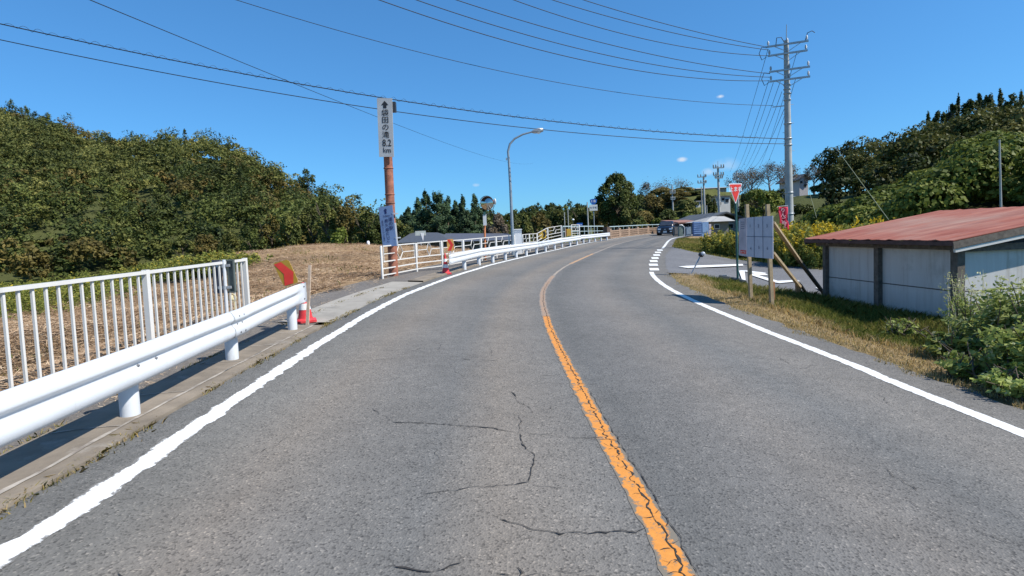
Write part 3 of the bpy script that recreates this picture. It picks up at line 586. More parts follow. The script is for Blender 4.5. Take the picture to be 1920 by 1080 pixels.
# ------------------------------------------------------------------ footpath fence, near left
def pick(px, ytop, h, hint):   # post on the line x = a + b*y whose foot is in column px
    return hint(px)
def fx(y): return -4.28-.045*(y-4)
FY0, FY1 = -3.0, None
def fence_at(px):
    lo, hi = .8, 30
    for _ in range(40):
        m = (lo+hi)/2
        if proj((fx(m), m, 1.2))[0] < px: lo = m
        else: hi = m
    return m
FY1 = fence_at(459)
ft = lambda y: float(np.interp(y, [-3, fence_at(0), fence_at(230), FY1], [V(0, 541, fence_at(0)).z, V(0, 541, fence_at(0)).z, V(240, 512, fence_at(240)).z, V(458, 485, FY1).z]))
t = thing('footpath_fence', 'white steel bar fence behind the near left guardrail', 'fence', (fx(4), 4, gz(fx(4), 4)))
ymid = fence_at(273); posts = [FY1, ymid, ymid-(FY1-ymid), ymid-2*(FY1-ymid), ymid-3*(FY1-ymid)]
for i, y in enumerate(posts):
    z0 = gz(fx(y), y); b = MB(); b.box((fx(y), y, (z0-.1+ft(y)+.012)/2), (.062, .062, ft(y)+.012-z0+.1)); b.obj('post', M_fence, t)
for a, c in zip(posts[1:], posts[:-1]):
    b = MB(); A = (fx(a), a, ft(a)-.02); B = (fx(c), c, ft(c)-.02); b.bar(A, B, .06, .038); b.obj('top_rail', M_fence, t)
    b = MB(); b.bar((fx(a), a, ft(a)-.98), (fx(c), c, ft(c)-.98), .035, .03); b.obj('bottom_rail', M_fence, t)
    n = 18; b = MB()
    for k in range(1, n):
        y = a+(c-a)*k/n
        b.bar((fx(y), y, ft(y)-.97), (fx(y), y, ft(y)-.03), .022, .022, up=(0, 1, 0))
    b.obj('railing_panel', M_fence, t)
# grey box sign seen from behind on its white pole, clamped beside the fence end
y = fence_at(424)-.15; P0 = V(424, 575, y); P0.z = gz(P0.x, y)
t = thing('signboard', 'dark grey signboard seen from behind on a white pole before the fence end', 'sign', P0)
top = V(419.5, 487, y); ax = (top-P0).normalized()
MB().cyl(P0-Vector((0, 0, .1)), top, .026, n=14).obj('pole', M_rail, t)
w1 = V(409, 550, y).x; w2 = V(440, 550, y).x; hb = V(420, 487, y).z; lb = V(420, 550, y).z; cz = (hb+lb)/2; hh = hb-lb
b = MB(); b.box((P0.x-.115-.01, y+.045, cz), (.12, .06, hh)); b.obj('left_board', mat('board_back_navy', (.06, .065, .09), .5), t)
b = MB(); b.box((P0.x+.085, y+.06, cz), (.12, .02, hh)); 
for a_, s_ in (((P0.x+.085, y+.045, hb-.012), (.12, .045, .022)), ((P0.x+.085, y+.045, lb+.012), (.12, .045, .022)), ((P0.x+.138, y+.045, cz), (.016, .045, hh-.05))): b.box(a_, s_)
b.obj('right_board', mat('board_back_green', (.10, .12, .11), .5), t)
for zz in (hb-.09, lb+.09):
    b = MB(); b.box((P0.x, y, zz), (.20, .035, .04)); b.lathe((P0.x, y, zz-.03), [(.034, 0), (.034, .06)], 14); b.obj('clamp', M_galv, t)
# small round ornament
y = fence_at(435)-.1; c = V(435.5, 559, y)
t = thing('round_ornament', 'small cream ring ornament on two stems below the grey signboard', 'ornament', (c.x, y, gz(c.x, y)))
M_cream = mat('cream_plastic', (.62, .55, .33), .5)
b = MB(); ring = [(c.x+.062*math.cos(a), y, c.z+.068*math.sin(a)) for a in np.linspace(0, 2*math.pi, 25)]; b.tube(ring, .007, 8, caps=False); b.obj('ring', M_cream, t)
b = MB(); b.lathe((c.x, y, c.z-.05), [(0, 0), (.022, .01), (.026, .04), (.018, .06), (.02, .075), (.012, .095), (0, .1)], 14); b.obj('figure', M_cream, t)
b = MB()
for s in (-1, 1): b.cyl((c.x+s*.03, y, gz(c.x, y)-.03), (c.x+s*.03, y, c.z-.055), .008, n=8)
b.obj('stem', M_cream, t)
# ------------------------------------------------------------------ cones
def cone(label, px, py, h=.7, rz=0):
    p = G(px, py); s = h/.7
    t = thing('traffic_cone', label, 'cone', p, 'red and white traffic cones at the guardrail ends')
    rr = lambda z: (.135-.112*(z/.66))*s
    pr = [(0, 0, 0)]
    b = MB(); b.box((p.x, p.y, p.z+.018*s), (.36*s, .36*s, .036*s), rz); b.lathe(p, [(.165*s, .036*s), (.15*s, .05*s), (rr(.05), .07*s)], 28); b.obj('base_plate', M_red, t)
    def seg(z0, z1, m, nm, e=0): MB().lathe(p, [(rr(z0)+e, z0*s), (rr(z1)+e, z1*s)], 28, 0).obj(nm, m, t)
    seg(.06, .22, M_red, 'body'); seg(.22, .33, M_refl, 'reflective_band', .003); seg(.33, .42, M_red, 'body'); seg(.42, .52, M_refl, 'reflective_band', .003)
    MB().lathe(p, [(rr(.52), .52*s), (rr(.65), .65*s), (.03*s, .69*s), (.018*s, .70*s), (0, .70*s)], 28).obj('tip', M_red, t)
    return t
cone('red cone with white bands behind the end post of the near guardrail', 573, 603, .66, .4)
cone('red cone with white bands in front of the far guardrail start', 836, 514, .66, .2)
p = G(807, 517.5); MB().box(p+Vector((0, 0, .02)), (.22, .1, .05), .3).obj('concrete_chunk', M_edge, None, p, label='small pale concrete chunk on the path left of the far cone', cat='rubble')
# ------------------------------------------------------------------ chevron boards
def chevron(name, label, y, quad, m_bg, m_ch, chev, thick=.012, stake=None, mstake=None):
    """quad: 4 photo corners at depth y; chev: outline in unit square"""
    q = [V(*p, y) for p in quad]; c = sum(q, Vector())/4
    g = Vector((c.x, c.y, gz(c.x, c.y))); t = thing(name, label, 'chevron sign', g, 'chevron boards warning of the bend')
    n = (q[1]-q[0]).cross(q[3]-q[0]).normalized(); n = n if n.y < 0 else -n
    cut = .12; oct_ = []
    for i in range(4):
        a, b_, d_ = q[i], q[(i+1) % 4], q[i-1]; oct_ += [a+(d_-a)*cut, a+(b_-a)*cut*.6]
    MB().plate(oct_, -n*thick).obj('board', m_bg, t)
    u = lambda a, b_: (q[0]*(1-a)+q[1]*a)*(1-b_)+(q[3]*(1-a)+q[2]*a)*b_
    P = [u(*k)+n*.004 for k in chev]; b = MB(); m = len(P)//2
    for i in range(m-1): b.add([P[i], P[i+1], P[-2-i], P[-1-i]], [(0, 1, 2, 3)])
    b.obj('chevron', m_ch, t)
    if stake: MB().bar(*[V(*s_) for s_ in stake], .035, .03).obj('stake', mstake or M_wood, t)
    return t
ys = G(549, 620.5).y+.15
chevron('chevron_board', 'tilted yellow board with a red chevron behind the near guardrail end', ys, [(512,494),(540,486),(560,529),(533,538)], mat('sign_olive_yellow', (.42, .25, .03), .45, var=.2), M_signred,
        [(.02,.05),(.34,.52),(.06,.97),(.66,.97),(.98,.55),(.5,.03)], stake=((537,536,ys),(541,600,ys)))
y2 = G(549, 620.5).y+.5
p0 = V(573, 575, y2); tp = V(581, 497, y2); g = Vector((p0.x, p0.y, gz(p0.x, p0.y)))
MB().bar(g-Vector((0, 0, .1)), tp, .045, .03).obj('wooden_stake', mat('pale_timber', (.52, .40, .30), .8, var=.2, scale=14), None, g, label='pale leaning timber stake behind the near guardrail end', cat='stake')
# ------------------------------------------------------------------ ornamental white fence, far
FL = offset(np.array([(q.x, q.y) for q in [G(795,520)]+fb+fb2]), -.75)
FL = np.array([tuple(G(717.5, 522.5)[:2]), tuple(G(782, 509)[:2])]+[tuple(p) for p in FL[1:]]); FL = resample(catmull(FL, 6), 240)
def ornate(label, cols, lows=3):
    """cols: (column, row of the top)"""
    pts = []
    for px, ty in cols:
        q = atpx(FL, px); zb = gz(*q); z1 = V(px, ty, q[1]).z; pts.append((q[0], q[1], zb, z1))
    t = thing('ornamental_fence', label, 'fence', (pts[0][0], pts[0][1], pts[0][2]), 'ornamental white fences along the far path')
    for x, y, a, c in pts: MB().tube([(x, y, a-.1), (x, y, c-.02), (x, y, c+.005)], [.034, .034, .02], 12).obj('post', M_fence, t)
    for (x0, y0, a0, c0), (x1, y1, a1, c1) in zip(pts[:-1], pts[1:]):
        L = lambda u, v: Vector((x0+(x1-x0)*u, y0+(y1-y0)*u, (c0+(c1-c0)*u)-1.02*v))
        b = MB()
        for v in (.01, .46): b.bar(L(.04, v), L(.96, v), .03, .034)
        for u in (.06, .94): b.bar(L(u, .01), L(u, .46), .022, .022, up=(0, 1, 0))
        c_ = .5
        b.bar(L(.06, .24), L(c_-.09, .24), .022, .024); b.bar(L(c_+.09, .24), L(.94, .24), .022, .024)
        for a, d in (((c_-.01, .01), (c_-.09, .24)), ((c_-.09, .24), (c_, .46)), ((c_+.01, .01), (c_+.09, .24)), ((c_+.09, .24), (c_, .46))): b.bar(L(*a), L(*d), .022, .022, up=(0, 1, 0))
        b.obj('diamond_panel', M_fence, t)
        for v in (.66, .85): MB().bar(L(0, v), L(1, v), .03, .034).obj('lower_rail', M_fence, t)
    return t
ornate('white ornamental fence with diamond panels from the brown sign pole to the white pillar', [(717.5,461),(782,455.5),(830,451.5),(870,449),(903.5,446),(931.5,443.3),(955.8,441.5),(966,440.8)])
ornate('white diamond panel fence climbing from the white pillar towards the bridge', [(981,439.5),(993.7,438.5),(1008,437.5),(1028,426.7),(1054,422.8)])
ornate('single tall white fence panel beside the yellow box before the bridge', [(1072.5,421),(1087,421)])
q = atpx(FL, 971.5); zb = gz(*q); zt = V(971.5, 431, q[1]).z
t = thing('pillar', 'white square bridge pillar beside the street lamp', 'pillar', (q[0], q[1], zb))
MB().box((q[0], q[1], (zb-.1+zt)/2), (.40, .30, zt-zb+.1), .25).obj('shaft', M_rail, t)
MB().box((q[0], q[1]-.0, zt+.02), (.44, .34, .05), .25).obj('cap', M_rail, t)
MB().box((q[0]-.09, q[1]-.165, zt-.2), (.2, .012, .3), .25).obj('name_plate', M_board, t)
# small chevrons
q = atpx(FL, 846); chevron('chevron_board', 'orange edged board with a red chevron beside the far cone', q[1]-.12, [(837.5,449),(849.5,447.5),(852.5,469.5),(839,471)], mat('sign_orange', (.72, .36, .10), .5, var=.15), M_signred,
        [(.03,.03),(.5,.5),(.03,.97),(.5,.97),(.92,.5),(.5,.03)], stake=((845,468,q[1]-.1),(846,495,q[1]-.1)), mstake=M_rail)
q = atpx(FL, 1018); chevron('chevron_board', 'yellow board with a black chevron where the white fence climbs', q[1]-.15, [(1011,434.5),(1024,430),(1024.5,446),(1012,449)], M_signyel, M_black,
        [(.45,.12),(.62,.5),(.48,.88),(.75,.86),(.95,.5),(.75,.14)])
q = atpx(FL, 1068); z1 = V(1068, 429, q[1]+.3).z; z0 = V(1068, 442, q[1]+.3).z
t = thing('yellow_box', 'yellow box hanging between the climbing fence and the single panel', 'box', (q[0], q[1]+.3, z0))
MB().box((q[0], q[1]+.3, (z0+z1)/2), (.32, .2, z1-z0)).obj('housing', M_signyel, t); MB().box((q[0]-.2, q[1]+.32, (z0+z1)/2), (.07, .2, z1-z0)).obj('door', M_orange, t)
MB().cyl((q[0], q[1]+.33, gz(q[0], q[1]+.3)), (q[0], q[1]+.33, z0), .03).obj('leg', M_galv, t)
# ------------------------------------------------------------------ brown pole with two signs
p = G(738, 516.7); Y = p.y
t = thing('sign_pole', 'tall rusty brown pole carrying a grey place sign with black lettering', 'sign', p)
top = V(722.5, 190, Y)
MB().tube([p-Vector((0, 0, .2)), top], [.145, .125], 24).obj('pole', M_rust, t)
for f in (.42, .47, .62): 
    c = p.lerp(top, f); MB().lathe(c, [(.142, -.02), (.15, -.012), (.15, .012), (.142, .02)], 24).obj('strap', M_rust, t)
Ys = Y-.2; q = [V(706.5,184,Ys), V(735,184,Ys), V(738.5,294,Ys), V(711,294,Ys)]
X = (q[1]-q[0]+q[2]-q[3]).normalized(); ZZ = (q[0]-q[3]).normalized(); nn = X.cross(ZZ)
bd = MB().plate(q, -nn*.03).obj('place_board', mat('board_weathered', (.40, .41, .42), .55, var=.1, scale=3, c2=(.30, .29, .27), thr=.72), t)
def on(u, v): return (q[0]*(1-u)+q[1]*u)*(1-v)+(q[3]*(1-u)+q[2]*u)*v+nn*.006
W = (q[1]-q[0]).length; b = MB()
b.add([on(.5,.045), on(.76,.12), on(.62,.115), on(.62,.17), on(.40,.17), on(.40,.115), on(.27,.12)], [(0,6,5,4,3,2,1)])
for ch, v in (('袋', .245), ('田', .37), ('の', .495), ('滝', .62)): b.text(ch, on(.51, v), W*.46, X, ZZ, squash=1.05)
b.text('8.2', on(.56, .76), W*.62, X, ZZ, squash=.8); b.text('km', on(.56, .885), W*.48, X, ZZ, squash=.9)
b.obj('lettering', M_black, bd)
c = V(738.5, 201, Ys+.1); b = MB(); b.box(c, (.13, .14, .30)); b.obj('black_box', M_dark, t); 
q0 = q
Ys = Y-.3; q = [V(709.5,389,Ys), V(735.5,384.5,Ys), V(744,461,Ys), V(718,462.5,Ys)]
X = (q[1]-q[0]+q[2]-q[3]).normalized(); ZZ = (q[0]-q[3]+q[1]-q[2]).normalized(); nn = X.cross(ZZ).normalized(); W = (q[1]-q[0]).length
tt = thing('tilted_signboard', 'pale blue tilted signboard with dark blue writing on the brown pole', 'sign', (q[3]+q[2])/2)
bd = MB().plate(q, -nn*.03).obj('board', M_signblue, tt); b = MB()
b.add([on(.47,.05), on(.60,.10), on(.54,.10), on(.54,.185), on(.40,.185), on(.40,.10), on(.34,.10)], [(0,6,5,4,3,2,1)])
b.text('2.6km', on(.52, .235), W*.2, X, ZZ)
for ch, v in (('道', .33), ('の', .44), ('駅', .55)): b.text(ch, on(.76, v), W*.31, X, ZZ)
for ch, v in (('奥', .36), ('久', .47), ('慈', .58), ('だ', .68), ('い', .77), ('ご', .85)): b.text(ch, on(.46, v), W*.27, X, ZZ)
for i in range(11): b.text('直売所レストラン食事処'[i], on(.17, .36+.048*i), W*.13, X, ZZ)
b.obj('lettering', M_blue, bd)
b = MB(); b.bar(V(741,418,Ys+.05), V(745,461,Ys+.05), .05, .03, up=(0, 1, 0)); b.obj('side_strip', M_signw, tt)
for v in (.2, .8): 
    a = on(.9, v); MB().bar(a, a+Vector((.12, .28, 0)), .04, .04).obj('bracket', M_galv, tt)
# ------------------------------------------------------------------ curve mirror
Y = atpx(FL, 909)[1]+.4; g = V(909.5, 480, Y); g.z = gz(g.x, Y)
t = thing('curve_mirror', 'round traffic mirror on an orange pole behind the white fence', 'traffic mirror', g)
MB().tube([g-Vector((0, 0, .2)), V(908, 398, Y)], .045, 14).obj('pole', M_orange, t)
c = V(912.5, 381, Y); r = .30
MB().lathe(c, [(0, .0), (r*.5, -.03), (r*.93, -.075)][::-1], 32, 0, (-.2, -1, -.05)).obj('mirror_face', mat('mirror_glass', (.55, .55, .5), .06, 1., var=0), t)
MB().lathe(c, [(r*.93, -.08), (r, -.06), (r, -.11), (r*.8, -.17), (0, -.2)], 32, 0, (-.2, -1, -.05)).obj('mirror_back', M_orange, t)
b = MB(); hood = []
for i in range(15):
    a = math.pi*(.12+.76*i/14); hood.append(((r+.01)*math.cos(a), (r+.01)*math.sin(a)))
vs = [c+Vector((x, .1, z)) for x, z in hood]+[c+Vector((x, -.14, z+.01)) for x, z in hood]; b.add(vs, [(i, i+1, 16+i, 15+i) for i in range(14)]); b.obj('hood', M_dark, t)
MB().box(V(909, 412, Y-.07), (.15, .02, .5)).obj('plate', M_signw, t)
MB().box(V(908.5, 400, Y-.085), (.1, .02, .14)).obj('label', M_green, t)
c2 = V(928.5, 378, Y+.1); MB().lathe(c2, [(.0, -.03), (.13, -.01), (.14, .02), (.1, .06), (0, .07)], 20, 0, (-.96, -.26, 0)).obj('second_mirror', M_signw, t)
MB().tube([V(908, 404, Y), V(922, 398, Y+.1), V(927, 385, Y+.1)], .014, 8).obj('arm', M_dark, t)
# ------------------------------------------------------------------ street lamp
q = offset(FL, .2); q = atpx(q, 962); Y = q[1]; g = Vector((q[0], Y, gz(q[0], Y)))
t = thing('street_lamp', 'slim steel street lamp with a curved arm beside the white pillar', 'street lamp', g)
pp = [g-Vector((0, 0, .2)), V(961, 440, Y), V(957, 350, Y), V(954, 300, Y), V(952.5, 284, Y), V(956, 270, Y), V(965, 260, Y), V(980, 252, Y), V(1000, 246.5, Y)]
MB().tube(pp, [.085, .08, .065, .058, .055, .052, .05, .045, .04], 14).obj('pole', M_lamp, t)
a, b_ = V(997, 247.5, Y), V(1019, 243, Y); d = (b_-a)
bb = MB(); bb.tube([a, a+d*.2, a+d*.6, a+d*.95, b_], [.05, .1, .13, .09, .02], 14); bb.obj('lamp_head', M_galv, t)
MB().lathe(a+d*.58-Vector((0, 0, .07)), [(.11, 0), (.1, -.05), (0, -.09)], 16).obj('lamp_glass', M_lampw, t)
MB().box(V(954.3, 298, Y)+Vector((-.12, 0, 0)), (.07, .05, .12)).obj('control_box', M_galv, t)
# ------------------------------------------------------------------ bridge
BL = offset(resample(LP, 900), -.55); b0 = atpx(BL, 1142.5); i0 = np.abs(BL-b0).sum(1).argmin(); i1 = np.abs(BL[:, 1]-80).argmin(); B = BL[i0:i1]; B = resample(B, 60); zb = mb(B[:, 0], B[:, 1])
t = thing('bridge_parapet', 'brown bridge parapet with square openings and a pale teal hand rail', 'parapet', (B[0][0], B[0][1], zb[0]))
Lb = np.r_[0, np.cumsum(np.linalg.norm(np.diff(B, axis=0), axis=1))]
at = lambda s: Vector((np.interp(s, Lb, B[:, 0]), np.interp(s, Lb, B[:, 1]), np.interp(s, Lb, zb)))
H1 = .72
b = MB()
for i in range(59):
    for h in (.06, .30, .52, H1): b.bar(at(Lb[i])+Vector((0, 0, h)), at(Lb[i+1])+Vector((0, 0, h)), .22, .10 if h in (.06, H1) else .06)
s = .45
while s < Lb[-1]: b.box(at(s)+Vector((0, 0, H1/2)), (.09, .2, H1), .7); s += .5
b.obj('lattice_wall', M_parapet, t)
s = 0
while s < Lb[-1]:
    MB().box(at(s)+Vector((0, 0, .45)), (.3, .3, 1.0), .7).obj('post', M_parapet, t); s += 4.2
tealm = mat('teal_rail', (.33, .42, .43), .5)
MB().tube([at(x)+Vector((0, 0, 1.12)) for x in np.linspace(0, Lb[-1], 30)], .05, 8).obj('hand_rail', tealm, t)
b = MB()
for s in np.arange(0, Lb[-1], 2.1): b.cyl(at(s)+Vector((0, 0, .8)), at(s)+Vector((0, 0, 1.12)), .03)
b.obj('rail_supports', tealm, t)
q = B[0]; MB().box((q[0]-.35, q[1]-.6, zb[0]+.55), (.45, .5, 1.15), .7).obj('end_block', mat('brown_block', (.10, .07, .055), .9, var=.3), t)
# teal handrail of the path before the bridge
A1 = V(1055, 424.5, 46); A2 = V(1131, 424, 52)
t = thing('path_handrail', 'thin teal hand rail between the white fence and the bridge', 'hand rail', (A1.x, A1.y, gz(A1.x, A1.y)))
MB().bar(A1, A2, .06, .09).obj('top_rail', tealm, t); MB().bar(A1+Vector((0, 0, -.45)), A2+Vector((0, 0, -.45)), .04, .05).obj('middle_rail', tealm, t)
for u in np.linspace(0, 1, 7):
    p = A1.lerp(A2, u); MB().cyl((p.x, p.y, p.z-1.25), p, .035).obj('post', tealm, t)
# ------------------------------------------------------------------ right side: utility pole and cables
PX, PY = V(1481, 440, 30).x, 30.
pz = gz(PX, PY)
PB = Vector((PX, PY, pz)); PT = V(1474, 76, 30)
t = thing('utility_pole', 'tall concrete utility pole with four cross arms right of the red banner', 'utility pole', PB)
MB().tube([PB-Vector((0, 0, .3)), PT], [.235, .125], 24).obj('shaft', M_pole, t)
MB().tube([PT-Vector((0, 0, .4)), V(1475, 46, 30)], [.03, .018], 8).obj('lightning_rod', M_steelpole, t)
def pat(py): 
    f = (py-440)/(76-440); return V(1481, 440, 30).lerp(PT, f)
armx = Vector((.93, -.37, 0)).normalized()
def arm(py, l, r, dy=0, name='cross_arm', off=-.17):
    c = pat(py)+Vector((0, off, 0)); a = c-armx*l; b_ = c+armx*r
    MB().bar(a, b_, .09, .09).obj(name, M_galv, t); return a, b_
def insul(p, h=.28, hang=False):
    s = -1 if hang else 1
    MB().lathe(p, [(.02, 0), (.02, .05*s), (.055, .06*s), (.05, .1*s), (.03, .11*s), (.06, .13*s), (.055, .17*s), (.03, .18*s), (.055, .2*s), (.04, .24*s), (0, h*s)], 12).obj('insulator', M_galv, t)
for py, l, r in ((84, 1.05, 1.0), (101, 1.0, .95), (131, .95, 1.05), (149, .95, 1.05)):
    a, b_ = arm(py, l, r)
    for u in (.04, .5, .96): insul(a.lerp(b_, u)+Vector((0, 0, .04)))
    MB().bar(a.lerp(b_, .15), pat(py+14)+Vector((0, -.14, 0)), .03, .03).obj('arm_brace', M_galv, t); MB().bar(a.lerp(b_, .85), pat(py+14)+Vector((0, -.14, 0)), .03, .03).obj('arm_brace', M_galv, t)
for (py, sx) in ((92, -1.0), (140, -.9)):     # dead-end strings and looped jumper wires
    c = pat(py)+armx*sx; b = MB(); b.tube([c+Vector((0, -.1, .2)), c+Vector((-.3, -.1, .25)), c+Vector((-.45, -.1, -.1)), c+Vector((-.3, -.1, -.45)), c+Vector((-.05, -.1, -.3))], .018, 6); b.obj('jumper_wire', M_wire, t)
c = pat(84)+armx*.9; MB().tube([c, c+Vector((.1, -.1, .45)), c+Vector((.35, -.1, .55)), c+Vector((.5, -.1, .45))], .02, 6).obj('jumper_wire', M_wire, t)
c = pat(84)-armx*.4; MB().tube([c+Vector((-.2, -.15, 0)), c+Vector((-.15, -.15, .4)), c+Vector((.1, -.15, .42)), c+Vector((.3, -.15, .1))], .02, 6).obj('jumper_wire', M_wire, t)
for py in (158, 166, 174, 186, 230, 258, 270, 360, 400):
    c = pat(py); rr_ = .15+(.09*(py-76)/364); MB().lathe(c, [(rr_+.0, -.03), (rr_+.02, -.025), (rr_+.02, .025), (rr_, .03)], 18).obj('band', M_galv, t)
for py in np.linspace(195, 385, 12):
    c = pat(py); s = 1 if int(py) % 2 else -1; MB().cyl(c, c+Vector((s*.32, -.05, 0)), .012, n=6).obj('step_bolt', M_galv, t)
c = pat(196)-armx*.5; MB().bar(pat(196), pat(196)-armx*.75, .05, .05).obj('small_arm', M_galv, t)
def cable(label, pts, A, d, tmax, r=.014, name='power_cable', group='cables from the utility pole to the upper left', wrap=False, off=0.):
    """A + t*d is the cable's plan line, the photo rows give its height; a parabola through them"""
    A = np.array(A, float); d = np.array(d, float); d /= np.linalg.norm(d); ts = []; zs = []
    for p in pts:
        q = ray(*p); m = np.array([[q[0], -d[0]], [q[1], -d[1]]]); s, tt_ = np.linalg.solve(m, A); ts.append(tt_); zs.append(HC+q[2]*s)
    k = np.polyfit(ts, zs, 2 if len(ts) > 2 else 1); T_ = np.linspace(min(0, min(ts)), tmax, 70) if off == 0 else np.linspace(min(ts), max(ts)+14, 70)
    P = [Vector((A[0]+d[0]*x, A[1]+d[1]*x, float(np.polyval(k, x)))) for x in T_]
    b = MB(); b.tube(P, r, 6)
    o = b.obj(name, M_wire, None, P[0], label=label, cat='cable', group=group)
    if wrap:
        Q = []; 
        for i, x in enumerate(np.linspace(T_[0]+2, T_[-1], 1500)): 
            a = i*.42; rr_ = .045+.035*math.sin(i*.05)**2; n = Vector((d[1], -d[0], 0)); Q.append(Vector((A[0]+d[0]*x, A[1]+d[1]*x, float(np.polyval(k, x))+rr_*math.sin(a)+.03))+n*rr_*math.cos(a))
        MB().tube(Q, .006, 4).obj('spiral_tie', M_wire, o)
    return o
nm = ['topmost', 'second', 'third', 'fourth', 'fifth', 'sixth']
ptsl = [[(1440,88),(1345,70),(1250,45),(1160,19),(1092,0)], [(1432,92),(1340,79),(1250,58),(1150,33),(1035,0)], [(1432,104),(1330,96),(1200,71),(1080,38),(962,0)],
        [(1422,136),(1300,117),(1150,85),(1000,46),(858,0)], [(1422,144),(1290,131),(1150,106),(960,58),(782,0)], [(1425,152),(1300,145),(1150,125),(950,77),(712,0)]]
offs = [(-1.05, 84), (-.95, 84), (-1, 101), (-.9, 131), (-.9, 140), (-.95, 149)]
for i, pp in enumerate(ptsl):
    A = pat(offs[i][1])+armx*offs[i][0]; cable('black power cable, %s of the six running from the pole to the top edge' % nm[i], pp, (A.x, A.y-.15), (-1, -.42-.02*i), 34, .016)
A = pat(196)-armx*.7
cable('thin single wire from below the cross arms, crossing the sky to the upper left', [(1408,196),(1200,181),(1000,146),(850,112),(700,74),(560,36),(440,0)], (A.x, A.y), (-1, -.4), 34, .012)
A = pat(258)
cable('black telephone cable wrapped in a spiral tie, reaching the upper left edge', [(1405,257),(1200,246),(1000,221),(740,189),(500,145),(250,97),(60,59)], (A.x, A.y), (-1, -.3), 46, .02, wrap=True)
cable('plain black telephone cable just below the spiral wrapped one', [(1405,267),(1200,261),(1000,243),(745,208),(500,169),(250,123),(90,97)], (A.x, A.y), (-1, -.3), 46, .017)
cable('thin faint wire sloping steeply down behind the brown pole sign', [(205,0),(350,70),(530,155),(700,225),(880,281),(1000,306)], (-7., 90.), (-8.1, -70), 100, .017, off=1)
def cable3(label, a, b_, sag, r=.013, group='cables running from the utility pole to the distant pole'):
    P = [a.lerp(b_, u)-Vector((0, 0, sag*4*u*(1-u))) for u in np.linspace(0, 1, 40)]
    return MB().tube(P, r, 6).obj('power_cable', M_wire, None, P[0], label=label, cat='cable', group=group)
FP = 84.
lr = ['first', 'second', 'third', 'fourth', 'fifth', 'sixth', 'seventh', 'eighth']
for i, (a, b_) in enumerate((((1440,92),(1369,322)), ((1441,152),(1378,326)), ((1450,155),(1383,327)), ((1463,153),(1391,324)), ((1466,172),(1397,322)), ((1470,205),(1405,318)), ((1494,98),(1414,330)), ((1492,147),(1422,332)))):
    cable3('black cable dropping to the far trees, %s from the left' % lr[i], V(*a, 30), V(*b_, FP), .5+.08*i)
# guy wires with yellow sleeves, thin poles
def stay(label, a, b_, Ya, Yb, r=.013):
    A = V(*a, Ya); B = V(*b_, Yb); o = thing('guy_wire', label, 'guy wire', B, 'guy wires on the right bank')
    MB().cyl(A, B, r*.5, n=6).obj('wire', M_galv, o); MB().cyl(A.lerp(B, .05), B, r, n=8).obj('sleeve', mat('sleeve_pale', (.20, .22, .13), .6), o)
stay('pale guy wire slanting down to the red shed roof', (1567, 277), (1666, 412), 26, 22)
stay('pale guy wire slanting down behind the grey rail, left of the shed', (1513, 343), (1531, 408), 36, 34)
# distant poles
def upole(label, base_px, top_px, Y, arms=(), r=.16, mt=None, group='distant utility poles', cat='utility pole', name='utility_pole', rod=None):
    T_ = V(*top_px, Y); B = V(*base_px, Y); g = Vector((B.x, B.y, min(gz(B.x, B.y), B.z)))
    o = thing(name, label, cat, g, group)
    MB().tube([g, T_], [r, r*.65], 12).obj('shaft', mt or M_pole, o)
    if rod: MB().cyl(T_, V(*rod, Y), .03, .02, 6).obj('lightning_rod', M_steelpole, o)
    for (py, l, rr_) in arms:
        f = (py-base_px[1])/(top_px[1]-base_px[1]); c = B.lerp(T_, f)+Vector((0, -.18, 0)); k = Y/F
        b = MB(); b.bar(c-Vector((l*k, 0, 0)), c+Vector((rr_*k, 0, 0)), .12, .12); b.obj('cross_arm', M_steelpole, o)
        for u in (-l*.95, -l*.5, rr_*.5, rr_*.95): MB().lathe(c+Vector((u*k, 0, .05)), [(.05, 0), (.09, .05), (.06, .2), (.09, .25), (0, .4)], 8).obj('insulator', M_steelpole, o)
    return o
upole('distant utility pole with two cross arms behind the grey roofed house', (1350, 430), (1346, 312), 62, ((315, 10, 10), (329, 10, 9), (334, 7, 7)), .17, rod=(1346, 302))
upole('distant utility pole left of the grey roofed house, two bare arms', (1322, 415), (1319, 330), 75, ((332, 12, 4), (343, 12, 4)), .17, rod=(1319, 321))
upole('distant utility pole just right of the dark car', (1263, 424), (1260, 348), 85, ((362, 5, 5), (374, 4, 4)), .15)
upole('distant utility pole hidden behind the red triangle sign', (1386, 408), (1381, 322), FP, ((330, 8, 8), (338, 8, 8)), .17)
upole('plain thin pole behind the dark car', (1239, 420), (1237, 377), 100, (), .12, cat='pole', name='pole')
upole('plain thin pole close left of the bare armed utility pole', (1317, 413), (1315, 350), 70, (), .09, cat='pole', name='pole')
upole('short thin pole close right of the bare armed utility pole', (1326, 404), (1325, 385), 72, (), .08, cat='pole', name='pole')
upole('far utility pole below the large round tree', (1148.5, 424), (1147, 380), 90, ((385, 4, 4), (392, 3, 3)), .18)
upole('plain pale pole left of the blue route sign', (1103, 424), (1101, 379), 78, (), .13, cat='pole', name='pole')
upole('left one of two thin poles above the climbing white fence', (1059, 424), (1058, 398), 80, (), .09, cat='pole', name='pole')
upole('right one of two thin poles above the climbing white fence', (1066, 424), (1064.5, 391), 80, (), .09, cat='pole', name='pole')
upole('dark thin pole below the large round tree', (1140.5, 424), (1139.5, 403), 92, (), .1, M_steelpole, cat='pole', name='pole')
upole('thin white pole rising above the red shed roof', (1879, 400), (1874, 262), 26, (), .055, cat='pole', name='pole')
